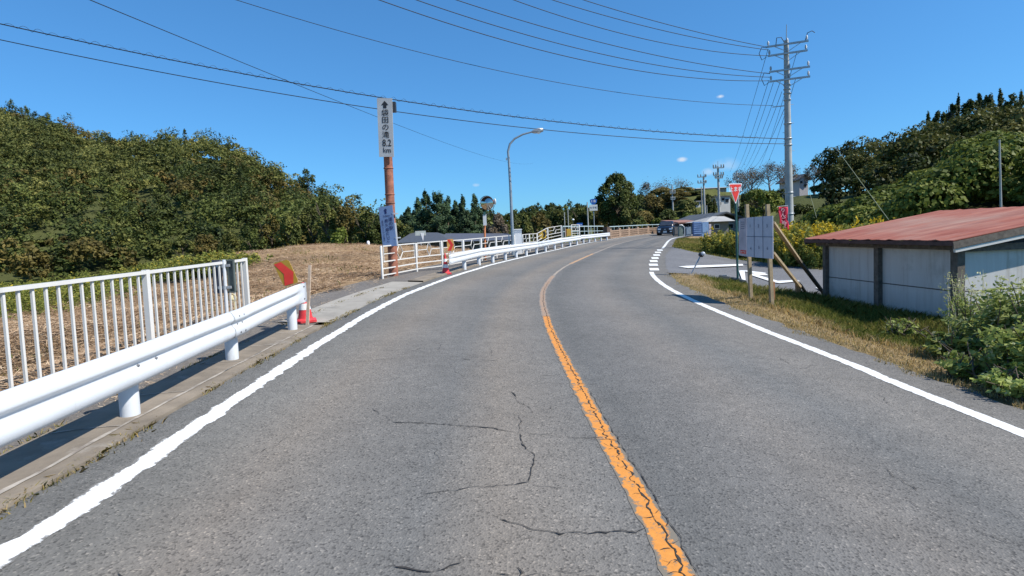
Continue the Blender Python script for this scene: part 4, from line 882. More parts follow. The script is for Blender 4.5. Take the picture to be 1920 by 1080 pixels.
# blue route sign
Y = 70; c = V(1112.5, 379, Y); k = Y/F
g = V(1114.5, 430, Y); g.z = min(g.z, gz(g.x, Y)); t = thing('route_sign', 'blue route shield above a white plate on a slim pole before the trees', 'road sign', g)
MB().tube([g, V(1112.5, 375, Y+.1)], .05, 8).obj('pole', M_galv, t)
sh = [(-6.8, 4.5), (-3, 6), (3, 6), (6.8, 4.5), (6, -1), (0, -6.5), (-6, -1)]
MB().plate([c+Vector((x*k, -.1, z*k)) for x, z in sh], (0, .03, 0)).obj('shield', M_routeblue, t)
MB().text('118', c+Vector((0, -.11, .12)), .42).obj('number', M_white1, t)
c2 = V(1112.5, 389.5, Y); pl = MB().box(c2+Vector((0, -.1, 0)), (15*k, .03, 11*k)).obj('plate', M_signw, t); 
b = MB(); b.text('大子町', c2+Vector((0, -.12, 0)), .33); b.obj('lettering', M_blue, t)
Y = 75; c = V(1087, 421.5, Y); k = Y/F; g = Vector((c.x, Y, gz(c.x, Y))); t = thing('direction_sign', 'small blue direction sign low behind the single fence panel', 'road sign', g)
MB().box(c, (11*k, .05, 7*k)).obj('panel', M_routeblue, t); MB().bar((c.x, Y+.05, g.z), c+Vector((0, .05, 0)), .08, .08).obj('post', M_galv, t); MB().box(c+Vector((0, -.03, 0)), (8*k, .01, .05)).obj('stripe', M_white1, t)
Y = 66; c = V(1074.5, 412, Y); g = Vector((c.x, Y, gz(c.x, Y))); t = thing('lamp_post', 'tiny dark lamp post with a pale round head above the fence', 'lamp post', g)
MB().cyl(g, c, .04, n=8).obj('post', M_dark, t); MB().lathe(c-Vector((0, 0, .1)), [(.05, 0), (.17, .06), (.14, .18), (0, .24)], 12).obj('lamp_head', M_lampw, t)
# ------------------------------------------------------------------ stop sign
g = G(1383.5, 530); Y = g.y
t = thing('stop_sign', 'red inverted triangle stop sign on a slim dark pole', 'stop sign', g)
tp = V(1378.5, 349, Y)
MB().tube([g-Vector((0, 0, .2)), tp], .032, 14).obj('pole', M_green, t)
nn = Vector((.22, -.975, 0)).normalized(); X = Vector((-nn.y, nn.x, 0)).normalized(); k = Y/F
cc = V(1376.3, 358, Y)+nn*.07; s_ = 30.5*k/abs(X.x)*.93; 
def tri(s, dz, rad):
    P = []
    C3 = [(-s/2, 0), (s/2, 0), (0, -38.5*k*s/s_)]
    for i in range(3):
        p = Vector((*C3[i], 0)); a = Vector((*C3[i-1], 0)); b_ = Vector((*C3[(i+1) % 3], 0))
        P += [p+(a-p).normalized()*rad, p+((a-p).normalized()+(b_-p).normalized())*rad*.35, p+(b_-p).normalized()*rad]
    return [cc+X*p.x+Vector((0, 0, p.y+dz)) for p in P]
MB().plate(tri(s_, 13.5*k, .03), -nn*.012).obj('border', M_white1, t)
MB().plate([p+nn*.004 for p in tri(s_*.88, 11.8*k, .03)], -nn*.002).obj('face', M_signred, t)
b = MB(); b.text('止まれ', cc+Vector((0, 0, 3.2*k))+nn*.008, .155, X, squash=1.0); b.obj('lettering', M_white1, t)
# ------------------------------------------------------------------ candidates' notice board
gl = G(1406, 563.6); gr = G(1445, 575.6); YL, YR = gl.y, gr.y
dirb = (gr-gl); dirb.z = 0; Lb_ = dirb.length; dirb.normalize()
def bp(px, py, off=0.):   # point of the board plane seen at a pixel
    d = ray(px, py); n = Vector((dirb.y, -dirb.x, 0)); n = n if n.y < 0 or n.x < 0 else -n
    o = Vector((0, 0, HC)); D = Vector(d); s = ((gl-o).dot(n)+.05+off)/D.dot(n); return o+D*s
nb_ = Vector((dirb.y, -dirb.x, 0)); nb_ = nb_ if nb_.x < 0 else -nb_
t = thing('notice_board', 'grey candidates notice board on timber posts beside the shed', 'notice board', gl)
for (bx, by, tx, ty, g) in ((1406, 563.6, 1400, 383, gl), (1445, 575.6, 1439, 383, gr)):
    a = g; b_ = bp(tx, ty, -.06); MB().bar(Vector((a.x, a.y, a.z-.1))-nb_*.03, b_, .066, .066, up=dirb).obj('post', M_wood, t)
def quadp(P, th, name, m, par=t, lift=0.):
    return MB().plate([bp(*p, lift) for p in P], -nb_*th).obj(name, m, par)
sg = 1 if nb_.dot(Vector((0, 0, HC))-gl) > 0 else -1
main = quadp([(1399.5,408),(1448.5,404.5),(1449,485.5),(1399.5,481)], .015, 'main_panel', M_board)
left = quadp([(1385,410.5),(1399.2,408),(1399.2,481),(1385,478.5)], .015, 'side_panel', M_board2)
b = MB()
def bline(p, q, wpx=.9):
    a, c = bp(*p, .004*sg), bp(*q, .004*sg); b.bar(a, c, .012, .004, up=nb_)
bline((1399.8, 443.3), (1449, 444.3)); bline((1413.7, 406.8), (1414, 443.5)); bline((1430, 405.6), (1430.3, 443.8)); bline((1414, 444), (1414, 482)); bline((1430.3, 444), (1430.5, 484))
b.obj('grid_lines', M_line, main)
b = MB()
for i, (px, py) in enumerate(((1406.5, 423.5), (1422, 423.5), (1438, 423.5), (1407.5, 466), (1423, 464), (1439, 465.5))):
    p = bp(px, py, .006*sg); xd = dirb if dirb.dot(Vector((1, 0, 0))) > 0 or dirb.y < 0 else -dirb; b.text(str(i+1), p, .085, xd, squash=1.3)
b.obj('numbers', M_line, main)
quadp([(1388,468.5),(1398.8,469.5),(1398.8,476),(1388,475)], .004, 'red_label', M_signred, left, .006*sg)
b = MB()
for i in range(3): b.text('選挙区'[i], bp(1390+3.4*i, 472.3, .012*sg), .04, xd, squash=1.6)
b.obj('label_lettering', M_signw, left)
b = MB()
for i in range(4): bq = bp(1392.5, 416.5+4*i, .006*sg); b.bar(bq-xd*.07, bq+xd*.07, .012, .004, up=nb_)
b.obj('text_lines', M_line, left)
quadp([(1385,414),(1387,414),(1387,434),(1385,434)], .004, 'white_strip', M_signw, left, .008*sg)
def stick(a, b_, m, nm, w_=.075): MB().bar(a, b_, w_, .05).obj(nm, m, t)
e1 = G(1548, 556); e2 = G(1503, 540)
stick(V(1449, 417, YR+.05), V(1497, 486, (YR+e1.y)/2-.1), M_wood, 'brace'); stick(V(1494, 483, (YR+e1.y)/2-.05), e1+Vector((0, 0, .02)), M_woodgrey, 'brace', .08)  # lower half in darker wood: shade on the brace put into its colour
stick(V(1449.5, 474, YR+.1), V(1500, 538, YR+.7), M_wood, 'brace', .06)
sx = G(1447.5, 567); MB().bar(sx-Vector((0, 0, .1)), V(1447, 528, sx.y), .10, .07).obj('stake', M_wood2, t)
sx = G(1498, 562); MB().bar(sx-Vector((0, 0, .1)), V(1496, 530, sx.y), .11, .07).obj('stake', M_wood2, t)
stick(V(1501, 534, sx.y), G(1516, 556), M_wood2, 'brace', .05)
# knocked-over delineator
g = G(1294, 515.5); hd = V(1313, 480.5, g.y)
t = thing('delineator', 'leaning delineator post with a round reflector on the grass corner', 'delineator', g)
MB().tube([g-Vector((0, 0, .05)), hd], .022, 10).obj('post', M_galv, t)
d = (hd-g).normalized(); MB().lathe(hd-d*.02, [(.02, 0), (.07, .02), (.085, .06), (.075, .12), (.03, .15), (0, .155)], 16, 0, d).obj('reflector_head', M_dark, t)
MB().lathe(hd+d*.07+Vector((.03, -.02, 0)), [(0, .09), (.06, .07), (.08, .0)], 16, 0, (.5, -.6, .6)).obj('lens', M_galv, t)
b = MB(); b.lathe(g-Vector((0, 0, .01)), [(.14, 0), (.12, .03), (.04, .05), (0, .05)], 16); b.obj('base', M_conc, t)
# rubber separator blocks
for i, (a, b_, lab) in enumerate((((1349, 523), (1369, 526.5), 'dark rubber separator block left of the stop sign pole'), ((1373, 527), (1396, 533.5), 'dark rubber separator block at the foot of the stop sign'))):
    A, B = G(*a), G(*b_); hgt = .16; dd_ = (B-A).normalized(); sd = Vector((-dd_.y, dd_.x, 0)); c = (A+B)/2
    sec = [(-.13, 0), (-.11, .05), (-.06, hgt*.9), (-.03, hgt), (.03, hgt), (.06, hgt*.9), (.11, .05), (.13, 0)]
    tt = thing('separator_block', lab, 'kerb block', A, 'dark separator blocks by the stop sign')
    b = MB(); b.plate([A+sd*x+Vector((0, 0, z-.03)) for x, z in sec], B-A); b.obj('block', mat('black_rubber', (.05, .06, .065), .8), tt)
    b = MB(); q = c+Vector((0, 0, hgt-.02)); b.box(q, (.14, .04, .03), math.atan2(dd_.y, dd_.x)); b.obj('reflector', M_galv, tt)
# red banner
Y = 26; g = V(1479, 450, Y); g.z = gz(g.x, Y)
t = thing('banner', 'tall red banner with pale pink lettering left of the utility pole', 'banner', g)
tp = V(1477, 385, Y); MB().tube([g, tp], .018, 8).obj('pole', M_galv, t); MB().cyl(V(1457.5, 387.5, Y), tp, .012, n=6).obj('top_bar', M_galv, t)
nu, nv = 8, 24; vs = []
for j in range(nv+1):
    for i in range(nu+1):
        u, v = i/nu, j/nv; p = V(1459.5+v*3+u*16.5, 388+v*44.5, Y); vs.append(p+Vector((0, .04*math.sin(v*9+u*4)+.03*math.sin(u*6), 0)))
fs = [(j*(nu+1)+i, j*(nu+1)+i+1, (j+1)*(nu+1)+i+1, (j+1)*(nu+1)+i) for j in range(nv) for i in range(nu)]
cl = MB().add(vs, fs, 0, True).obj('cloth', M_banner, t); cl.modifiers.new('thickness', 'SOLIDIFY').thickness = .004
b = MB()
for i, ch in enumerate('りんご狩り'): b.text(ch, V(1468+i*.75, 394+i*8.6, Y-.09), .24)
b.obj('lettering', M_bright, cl)
# grey rail behind the weeds
A, B = V(1500, 430.5, 27), V(1640, 428, 31); 
t = thing('road_rail', 'long grey guard rail behind the weeds left of the shed', 'guard rail', (A.x, A.y, gz(A.x, A.y)))
MB().bar(A, B, .05, .12).obj('beam', M_galv, t)
for u in np.linspace(.05, .95, 5):
    p = A.lerp(B, u); MB().cyl((p.x, p.y+.05, gz(p.x, p.y)), (p.x, p.y+.05, p.z), .05).obj('post', M_galv, t)
# ------------------------------------------------------------------ shed
z_sh = -.55
def onz(px, py, z):
    d = ray(px, py); s = (z-HC)/d[2]; return Vector(np.array([0, 0, HC])+d*s)
c1 = onz(1549.5, 574, z_sh-.0); c3 = onz(1795, 622, z_sh-.0)
axf = (c3-c1); axf.z = 0; LF = axf.length; axf.normalize(); axr = Vector((-axf.y, axf.x, 0)); axr = axr if axr.x > 0 else -axr   # along the front wall (towards us) / away to the right
eave = V(1543.5, 462, c1.y).z
DEP = 5.6; OH = .28; PIT_ = .19
t = thing('shed', 'low roadside shed with a faded red tin roof and white panel walls', 'shed', c1)
P = lambda f, r, z: c1+axf*f+axr*r+Vector((0, 0, z-c1.z))
WH = eave
# front wall panels (two bays) and near gable wall
def panel(a, b_, nm='wall_panel'):
    (f0, r0), (f1, r1) = a, b_; th = .02
    A, B = P(f0, r0, z_sh-.15), P(f1, r1, z_sh-.15); hgt = WH-z_sh+.17
    n = (B-A).cross(Vector((0, 0, 1))).normalized()
    o = MB().plate([A, B, B+Vector((0, 0, hgt)), A+Vector((0, 0, hgt))], n*th).obj(nm, M_sheet, t)
    m = MB(); zc = z_sh+(WH-z_sh)*.49
    for sgn in (-1,): m.bar(P(f0, r0, zc)-axr*.012*(abs(f1-f0) > 0)+axf*.012*(abs(r1-r0) > 0), P(f1, r1, zc)-axr*.012*(abs(f1-f0) > 0)+axf*.012*(abs(r1-r0) > 0), .02, .022)
    m.obj('seam', M_woodgrey, o); return o
fm = LF*.475
panel((.03, .06), (fm, .06)); panel((fm, .06), (LF-.05, .06)); panel((LF-.06, .1), (LF-.06, 2.6)); panel((LF-.06, 2.6), (LF-.06, DEP)); panel((.05, .06), (.05, DEP)); panel((.05, DEP), (LF-.06, DEP))
for f, r, w_ in ((0, 0, .10), (fm, 0, .12), (LF, 0, .14), (LF, 2.6, .13), (LF, DEP, .15), (0, DEP, .13), (0, 2.6, .12)):
    MB().box(P(f, r, (z_sh-.3+WH+.05)/2), (w_, w_, WH+.05-z_sh+.3), math.atan2(axf.y, axf.x)).obj('corner_post' if f in (0, LF) else 'post', M_woodgrey, t)
MB().bar(P(-.25, -.02, WH+.065), P(LF+.15, -.02, WH+.065), .10, .12).obj('front_beam', M_woodgrey, t)
MB().bar(P(LF+.0, -.1, WH+.03), P(LF+.0, DEP+.1, WH+.03), .10, .12).obj('side_beam', M_woodgrey, t)
RID = 3.3; zr = WH+.16+RID*PIT_*1.0
ridge_pt = V(1738, 398.5, P(-.35, RID, 0).y).z
zr = ridge_pt; z_e = WH+.15
def rp(f, r):
    if r <= RID: return P(f, r, z_e+(zr-z_e)*(r+OH)/(RID+OH))
    return P(f, r, zr-(zr-z_e)*(r-RID)/(DEP+OH-RID))
b = MB(); NF, NR_ = 46, 16; vs = []
for side in (0,):
    for i in range(NF+1):
        for j in range(NR_+1):
            f = -.38+(LF+.38+.2)*i/NF; r = -OH+(RID+OH)*j/NR_; p = rp(f, r); vs.append(p+Vector((0, 0, .035+(.012 if i % 6 == 0 else 0)+.004*math.sin(i*1.7+j*.3))))
b.add(vs, [(i*(NR_+1)+j, (i+1)*(NR_+1)+j, (i+1)*(NR_+1)+j+1, i*(NR_+1)+j+1) for i in range(NF) for j in range(NR_)]); o = b.obj('roof', M_tinr, t); o.modifiers.new('thickness', 'SOLIDIFY').thickness = .015
b = MB(); e = .035; A_, B_, C_, D_ = rp(-.38, RID), rp(LF+.2, RID), rp(LF+.2, DEP+OH), rp(-.38, DEP+OH)
b.plate([p+Vector((0, 0, e)) for p in (A_, B_, C_, D_)], (0, 0, -.015)); b.obj('roof_back', M_tinr, t)
MB().bar(rp(-.38, -OH)-Vector((0, 0, .02)), rp(LF+.2, -OH)-Vector((0, 0, .02)), .03, .07).obj('fascia', mat('dark_red_fascia', (.10, .055, .045), .85, var=.3), t)
for f, m_ in ((LF+.19, M_woodgrey), (-.37, M_woodgrey)):
    MB().bar(rp(f, -OH)-Vector((0, 0, .05)), rp(f, RID)-Vector((0, 0, .05)), .03, .12).obj('barge_board', m_, t)
    MB().bar(rp(f, RID)-Vector((0, 0, .05)), rp(f, DEP+OH)-Vector((0, 0, .05)), .03, .12).obj('barge_board', m_, t)
MB().bar(rp(LF+.17, -OH+.05)-Vector((0, 0, .15)), rp(LF+.17, RID)-Vector((0, 0, .15)), .04, .06).obj('white_batten', M_fence, t)
for f in np.linspace(.4, LF-.3, 5): MB().bar(rp(f, -OH+.02)-Vector((0, 0, .05)), rp(f, RID)-Vector((0, 0, .05)), .05, .08).obj('rafter', M_woodgrey, t)
g1 = [P(LF-.05, .1, WH+.05), P(LF-.05, DEP, WH+.05), rp(LF-.05, RID)-Vector((0, 0, .05))]
MB().plate(g1, axf*.02).obj('gable', mat('dark_gable', (.05, .05, .05), .9), t)
# ------------------------------------------------------------------ car
gcar = V(1247, 440, 54); gcar.z = float(mb(np.array([gcar.x]), np.array([gcar.y]))[0])+.01; fwd = Vector((-.36, -.93, 0)).normalized(); ang = math.atan2(fwd.y, fwd.x)
t = thing('car', 'dark navy car coming towards us off the bridge', 'car', gcar)
S_ = .0315*gcar.y/1.84
RM = Matrix.Rotation(ang, 3, 'Z'); cp = lambda x, y, z: gcar+RM@Vector((x*S_, y*S_, z*S_))
def hull(rows, name, m, par, sm=True):
    """rows: cross sections (x, [(halfwidth, z)...]) mirrored"""
    vs = []; n = len(rows[0][1])
    for x, sec in rows: vs += [cp(x, y, z) for y, z in sec]+[cp(x, -y, z) for y, z in sec[::-1]]
    k = 2*n; fs = [(i*k+j, i*k+(j+1) % k, (i+1)*k+(j+1) % k, (i+1)*k+j) for i in range(len(rows)-1) for j in range(k)]
    fs += [tuple(range(k-1, -1, -1)), tuple((len(rows)-1)*k+j for j in range(k))]
    return MB().add(vs, fs, 0, sm).obj(name, m, par)
x0 = 0.0   # front at x=0.0, rear at -4.5
hull([(.0, [(.70, .32), (.76, .5), (.74, .72), (.62, .80)]), (-.25, [(.84, .26), (.90, .5), (.88, .8), (.74, .92)]), (-1.2, [(.88, .24), (.92, .5), (.90, .92), (.80, 1.02)]), (-3.4, [(.88, .24), (.92, .5), (.90, .96), (.80, 1.04)]), (-4.3, [(.86, .28), (.90, .5), (.88, .95), (.76, 1.02)]), (-4.5, [(.76, .4), (.82, .6), (.8, .9), (.7, .96)])], 'body', M_carp, t)
cab = hull([(-1.15, [(.78, .98), (.76, 1.0), (.74, 1.02), (.6, 1.03)]), (-1.95, [(.80, .98), (.74, 1.3), (.66, 1.5), (.5, 1.56)]), (-3.4, [(.80, .98), (.74, 1.3), (.66, 1.52), (.5, 1.58)]), (-4.2, [(.76, .98), (.72, 1.1), (.68, 1.2), (.6, 1.22)])], 'cabin', M_carp, t)
MB().plate([cp(-1.18, .66, 1.06), cp(-1.18, -.66, 1.06), cp(-1.83, -.56, 1.46), cp(-1.83, .56, 1.46)], RM@Vector((.03, 0, .03))).obj('windscreen', M_glass, t)
for s in (-1, 1):
    MB().plate([cp(-1.5, s*.785, 1.02), cp(-3.9, s*.785, 1.02), cp(-3.5, s*.70, 1.42), cp(-2.1, s*.70, 1.42)], RM@Vector((0, s*.03, 0))).obj('side_window', M_glass, t)
    MB().box(cp(.0, s*.60, .70), (.1, .30, .16), ang).obj('headlight', mat('headlight_glass', (.8, .82, .85), .1), t)
    MB().box(cp(.02, s*.62, .42), (.06, .2, .1), ang).obj('fog_light', M_lampw, t)
    MB().box(cp(-1.45, s*.98, 1.05), (.14, .2, .14), ang).obj('mirror', M_carp, t)
    for x in (-.85, -3.6):
        wh = MB(); ax = RM@Vector((0, s, 0)); wh.lathe(cp(x, s*.70, .33), [(.0, 0), (.31, .0), (.33, .03), (.33, .19), (.31, .22), (.2, .22)], 20, 0, ax); w1_ = wh.obj('wheel', M_tyre, t)
        MB().lathe(cp(x, s*.70, .33), [(.2, .20), (.18, .23), (0, .21)], 16, 0, ax).obj('rim', M_galv, w1_)
MB().box(cp(.01, 0, .66), (.05, .8, .14), ang).obj('grille', M_dark, t); MB().box(cp(.05, 0, .66), (.03, .16, .1), ang).obj('badge', M_galv, t)
MB().box(cp(.02, 0, .40), (.06, .36, .18), ang).obj('number_plate', M_signw, t); MB().box(cp(0, 0, .30), (.08, 1.2, .1), ang).obj('lower_grille', M_dark, t)
# ------------------------------------------------------------------ roadside boxes, far right of the car
def qbox(name, label, cat, x0, x1, y0, y1, Y, dep, m, extra=None, group=None, tobase=True):
    a, b_ = V(x0, y1, Y), V(x1, y0, Y); g = Vector(((a.x+b_.x)/2, Y, min(a.z, gz((a.x+b_.x)/2, Y)) if tobase else a.z)); t_ = thing(name, label, cat, g, group)
    MB().box(((a.x+b_.x)/2, Y+dep/2, (g.z+b_.z)/2), (b_.x-a.x, dep, b_.z-g.z)).obj('housing', m, t_)
    if extra: extra(t_, a, b_, Y, g)
    return t_
def ex_door(m): return lambda t_, a, b_, Y, g: MB().box(((a.x+b_.x)/2, Y-.012, (a.z+b_.z)/2), ((b_.x-a.x)*.8, .02, (b_.z-a.z)*.8)).obj('door', m, t_)
qbox('cabinet', 'dark grey street cabinet just right of the dark car', 'cabinet', 1264.5, 1272, 425, 441, 50, .5, mat('cabinet_grey', (.11, .11, .10), .7), ex_door(mat('cabinet_door', (.15, .14, .13), .6)))
def ex_arch(t_, a, b_, Y, g):
    MB().tube([(b_.x+.1, Y, g.z), (b_.x+.1, Y, b_.z-.1), (b_.x-.1, Y, b_.z+.1), (a.x, Y, b_.z+.1)], .05, 8).obj('hoop', M_galv, t_)
qbox('gate_box', 'greenish frame box with a hoop beside the dark grey cabinet', 'box', 1274, 1281, 424, 442, 48, .4, mat('green_grey', (.16, .2, .17), .7), ex_arch)
qbox('meter_box', 'pale blue grey box between the hoop and the slatted blue panel', 'box', 1286.5, 1296, 425, 441, 48, .4, mat('blue_grey_box', (.20, .26, .32), .6), ex_door(mat('blue_grey_door', (.24, .31, .38), .6)))
def ex_slats(t_, a, b_, Y, g):
    for i in range(6):
        z = a.z+(b_.z-a.z)*(i+.5)/6; MB().box(((a.x+b_.x)/2, Y-.03, z), ((b_.x-a.x)*.96, .05, (b_.z-a.z)/6*.55)).obj('slat', mat('slat_light_blue', (.20, .30, .52), .5) if 'slat_light_blue' not in MT else MT['slat_light_blue'], t_)
qbox('slatted_panel', 'blue slatted panel in front of the low red roofed house', 'panel', 1300.5, 1315, 415.5, 440, 47, .25, M_bluebox, ex_slats)
qbox('blue_board', 'plain light blue board right of the slatted panel', 'board', 1316, 1328.5, 416, 438, 47, .12, mat('light_blue_board', (.20, .31, .50), .5), ex_door(mat('light_blue_face', (.24, .36, .56), .5)))
qbox('pink_board', 'small pale pink board beside the plain light blue board', 'board', 1329, 1333.5, 420, 430, 48, .06, mat('pink_board', (.55, .45, .47), .5), ex_door(mat('pink_face', (.6, .5, .52), .5)))
# ------------------------------------------------------------------ houses
def house(label, quad_w, roof, Y, dep, mw, mr, wins=(), name='house', cat='house', chim=None, group=None, over=.5):
    """front wall (x0,x1,top,bottom) in photo pixels at depth Y; roof = ('gable', ridge row) or ('hip', rx0, rx1, row) or ('flat', row)"""
    x0, x1, yt, yb = quad_w; a, b_ = V(x0, yb, Y), V(x1, yt, Y); g = Vector(((a.x+b_.x)/2, Y, gz((a.x+b_.x)/2, Y))); zb = min(max(g.z, a.z-2.2), a.z)-.3
    g.z = zb; t_ = thing(name, label, cat, g, group)
    MB().box(((a.x+b_.x)/2, Y+dep/2, (zb+b_.z)/2), (b_.x-a.x, dep, b_.z-zb)).obj('wall', mw, t_)
    k = Y/F; e = over; X0, X1, Z0 = a.x-e, b_.x+e, b_.z
    if roof[0] == 'gable':      # ridge runs away from us
        zr_ = V((x0+x1)/2, roof[1], Y).z; xm = (X0+X1)/2; b = MB()
        for s in (X0, X1): b.plate([(s, Y-e, Z0-.1), (xm, Y-e, zr_), (xm, Y+dep+e, zr_), (s, Y+dep+e, Z0-.1)], (0, 0, .18))
        b.obj('roof', mr, t_); MB().plate([(a.x, Y-.01, Z0), (b_.x, Y-.01, Z0), (xm, Y-.01, zr_-.1)], (0, .1, 0)).obj('gable', mw, t_)
    elif roof[0] == 'hip':
        p0, p1 = V(roof[1], roof[3], Y+dep/2), V(roof[2], roof[3], Y+dep/2); b = MB()
        vs = [(X0, Y-e, Z0), (X1, Y-e, Z0), (X1, Y+dep+e, Z0), (X0, Y+dep+e, Z0), tuple(p0), tuple(p1)]
        b.add(vs, [(0, 1, 5, 4), (1, 2, 5), (2, 3, 4, 5), (3, 0, 4), (3, 2, 1, 0)]); b.obj('roof', mr, t_)
    else:
        zt_ = V(x0, roof[1], Y).z; b = MB(); b.plate([(X0, Y-e, Z0), (X1, Y-e, Z0), (X1, Y+dep+e, Z0+(zt_-Z0)*.8), (X0, Y+dep+e, zt_)], (0, 0, .14)); b.obj('roof', mr, t_)
    for (wx0, wx1, wy0, wy1) in wins:
        p, q_ = V(wx0, wy1, Y-.02), V(wx1, wy0, Y-.02); f = MB().box(((p.x+q_.x)/2, Y-.03, (p.z+q_.z)/2), (q_.x-p.x+.12, .06, q_.z-p.z+.12)).obj('window', M_signw, t_)
        MB().box(((p.x+q_.x)/2, Y-.07, (p.z+q_.z)/2), (q_.x-p.x, .04, q_.z-p.z)).obj('pane', M_glass, f)
    return t_
M_roofr = mat('red_brown_roof', (.28, .14, .10), .7, var=.2)
house('low house with a flat red brown roof behind the slatted blue panel', (1278, 1314, 417.5, 438), ('flat', 412.5), 60, 6, mat('dark_timber_wall', (.07, .06, .055), .8), M_roofr, ((1292, 1299, 422, 428),))
house('house with a wide dark gable roof and a white gable front', (1325, 1385, 415, 436), ('gable', 400.5), 60, 10, M_wallg, M_roofd, ((1338, 1346, 420, 428), (1352, 1362, 420, 428), (1366, 1374, 420, 428)), over=1.2)
house('pale roofed porch building in front of the dark gable house', (1326, 1366, 414.5, 436), ('hip', 1336, 1358, 405.5), 54, 5, mat('porch_wall', (.22, .2, .18), .8), M_roofl, ((1340, 1348, 421, 428),), over=.5)
house('dark roofed building half hidden behind the notice board', (1376, 1420, 414, 434), ('hip', 1390, 1406, 404), 62, 8, M_wallg, M_roofd, ((1379, 1384, 418, 424),))
house('white two part house on the far grassy slope behind the poles', (1341, 1369, 368, 386), ('flat', 365), 98, 8, M_wallw, M_roofd, ((1345, 1350, 371, 376), (1353, 1358, 371, 376), (1346, 1352, 379, 384), (1360, 1366, 373, 379)), over=.3)
house('small white house with a blue grey roof on the hilltop between bare trees', (1499, 1515, 337, 350), ('gable', 327.5), 108, 8, mat('pinkish_wall', (.50, .46, .46), .8), M_roofd, ((1500, 1504, 339, 344), (1507, 1512, 345, 350)), over=.6)
house('pale house peeping from the trees left of the far poles', (1298, 1309, 369, 378), ('flat', 367), 100, 6, M_wallw, M_roofl, ((1300, 1303, 371, 374),), over=.3)
house('small pale house low between trees above the red brown roof', (1305, 1313, 378, 386), ('flat', 376), 95, 5, M_wallw, M_roofl, ((1307, 1310, 380, 383),), over=.3)
house('long building with a bright white flat roof edge on the far hilltop', (1308, 1362, 352, 362), ('flat', 350), 118, 10, M_wallg, M_white1, ((1316, 1322, 354, 358), (1330, 1336, 354, 358), (1344, 1350, 354, 358)), over=.6)
house('small pale house among the dark trees behind the utility pole by the car', (1250, 1272, 382, 388), ('flat', 379), 105, 6, mat('green_grey_wall', (.38, .42, .38), .8), M_roofd, ((1254, 1257, 383, 386),), over=.4)
# long dark roofs across the river, left
house('long dark roofed building low beyond the field, white ridge stripe', (830, 960, 449, 462), ('hip', 836, 952, 437.5), 62, 14, mat('dark_wall', (.10, .10, .11), .8), mat('slate_roof', (.085, .09, .11), .55, var=.15), ((860, 868, 452, 456), (900, 908, 452, 456)), over=.8)  # walls in one even dark grey
house('dark roofed farm building left of the long roofed one', (758, 832, 452, 464), ('hip', 772, 820, 436), 56, 12, mat('dark_wall2', (.07, .07, .075), .8), mat('dark_tile_roof', (.07, .075, .085), .6, var=.2), ((790, 797, 455, 459),), over=.8)  # walls in one even, still darker grey
Y = 50; a, b_ = V(779, 442, Y), V(798, 432.5, Y); g = Vector(((a.x+b_.x)/2, Y, gz((a.x+b_.x)/2, Y)))
t = thing('roadside_sign', 'small white signboard above the fence before the dark farm roof', 'sign', g)
MB().box(((a.x+b_.x)/2, Y, (a.z+b_.z)/2), (b_.x-a.x, .08, b_.z-a.z)).obj('panel', mat('sign_greenish_white', (.50, .54, .50), .5), t)
p0_, p1_, p2_ = V(788, 437, Y-.06), V(795, 437, Y-.06), V(793.5, 452, Y-.06); MB().plate([p0_, p1_, p2_], (0, .04, 0)).obj('pointer', M_white1, t); MB().bar((g.x, Y+.06, g.z), (g.x, Y+.06, a.z+.2), .1, .1).obj('post', M_galv, t)
Y = 44; g = V(691, 466, Y); g.z = gz(g.x, Y); t = thing('white_marker', 'small white upright marker at the edge of the brown mound', 'marker', g)
MB().lathe(g, [(.12, -.3), (.13, .2), (.09, max(.4, V(691, 455, Y).z-g.z)), (0, max(.42, V(691, 454.5, Y).z-g.z))], 12).obj('post', M_white1, t)
# ------------------------------------------------------------------ trees
def unit_leaf(kind, seed, n, leaf):
    rg = np.random.default_rng(seed)
    if kind == 'full': return crown(n, rg, .5, .46, .54, 20, leaf, (.22, .4), .9, -.8)
    if kind == 'high': return crown(n, rg, .5, .34, .68, 17, leaf, (.2, .36), .8, -.5)
    if kind == 'ball': return crown(n, rg, .5, .44, .58, 34, leaf, (.16, .27), .95, -.9)
    if kind == 'bush': return crown(n, rg, .5, .5, .42, 16, leaf, (.25, .42), 1.1, -.5)
    if kind == 'dome': return crown(n, rg, .5, .46, .56, 75, leaf, (.13, .2), .95, -.95)
    if kind == 'fir': return conifer_cloud(n, rg, 1., .5, .06, leaf)
    if kind == 'umbrella':
        nl = 26; a = rg.uniform(0, 2*np.pi, nl); rr_ = .44*np.sqrt(rg.uniform(0.02, 1, nl)); L = np.stack([rr_*np.cos(a), rr_*np.sin(a), .88-.5*(rr_/.44)**2*rg.uniform(.4, 1.3, nl)], 1)
        k = rg.integers(0, nl, n); C = L[k]+rg.normal(size=(n, 3))*np.array([.075, .075, .07]); return leaves(C, rg.normal(size=(n, 3))+np.array([0, 0, .8]), leaf, rg, .6), .5+rg.normal(size=n)*.2
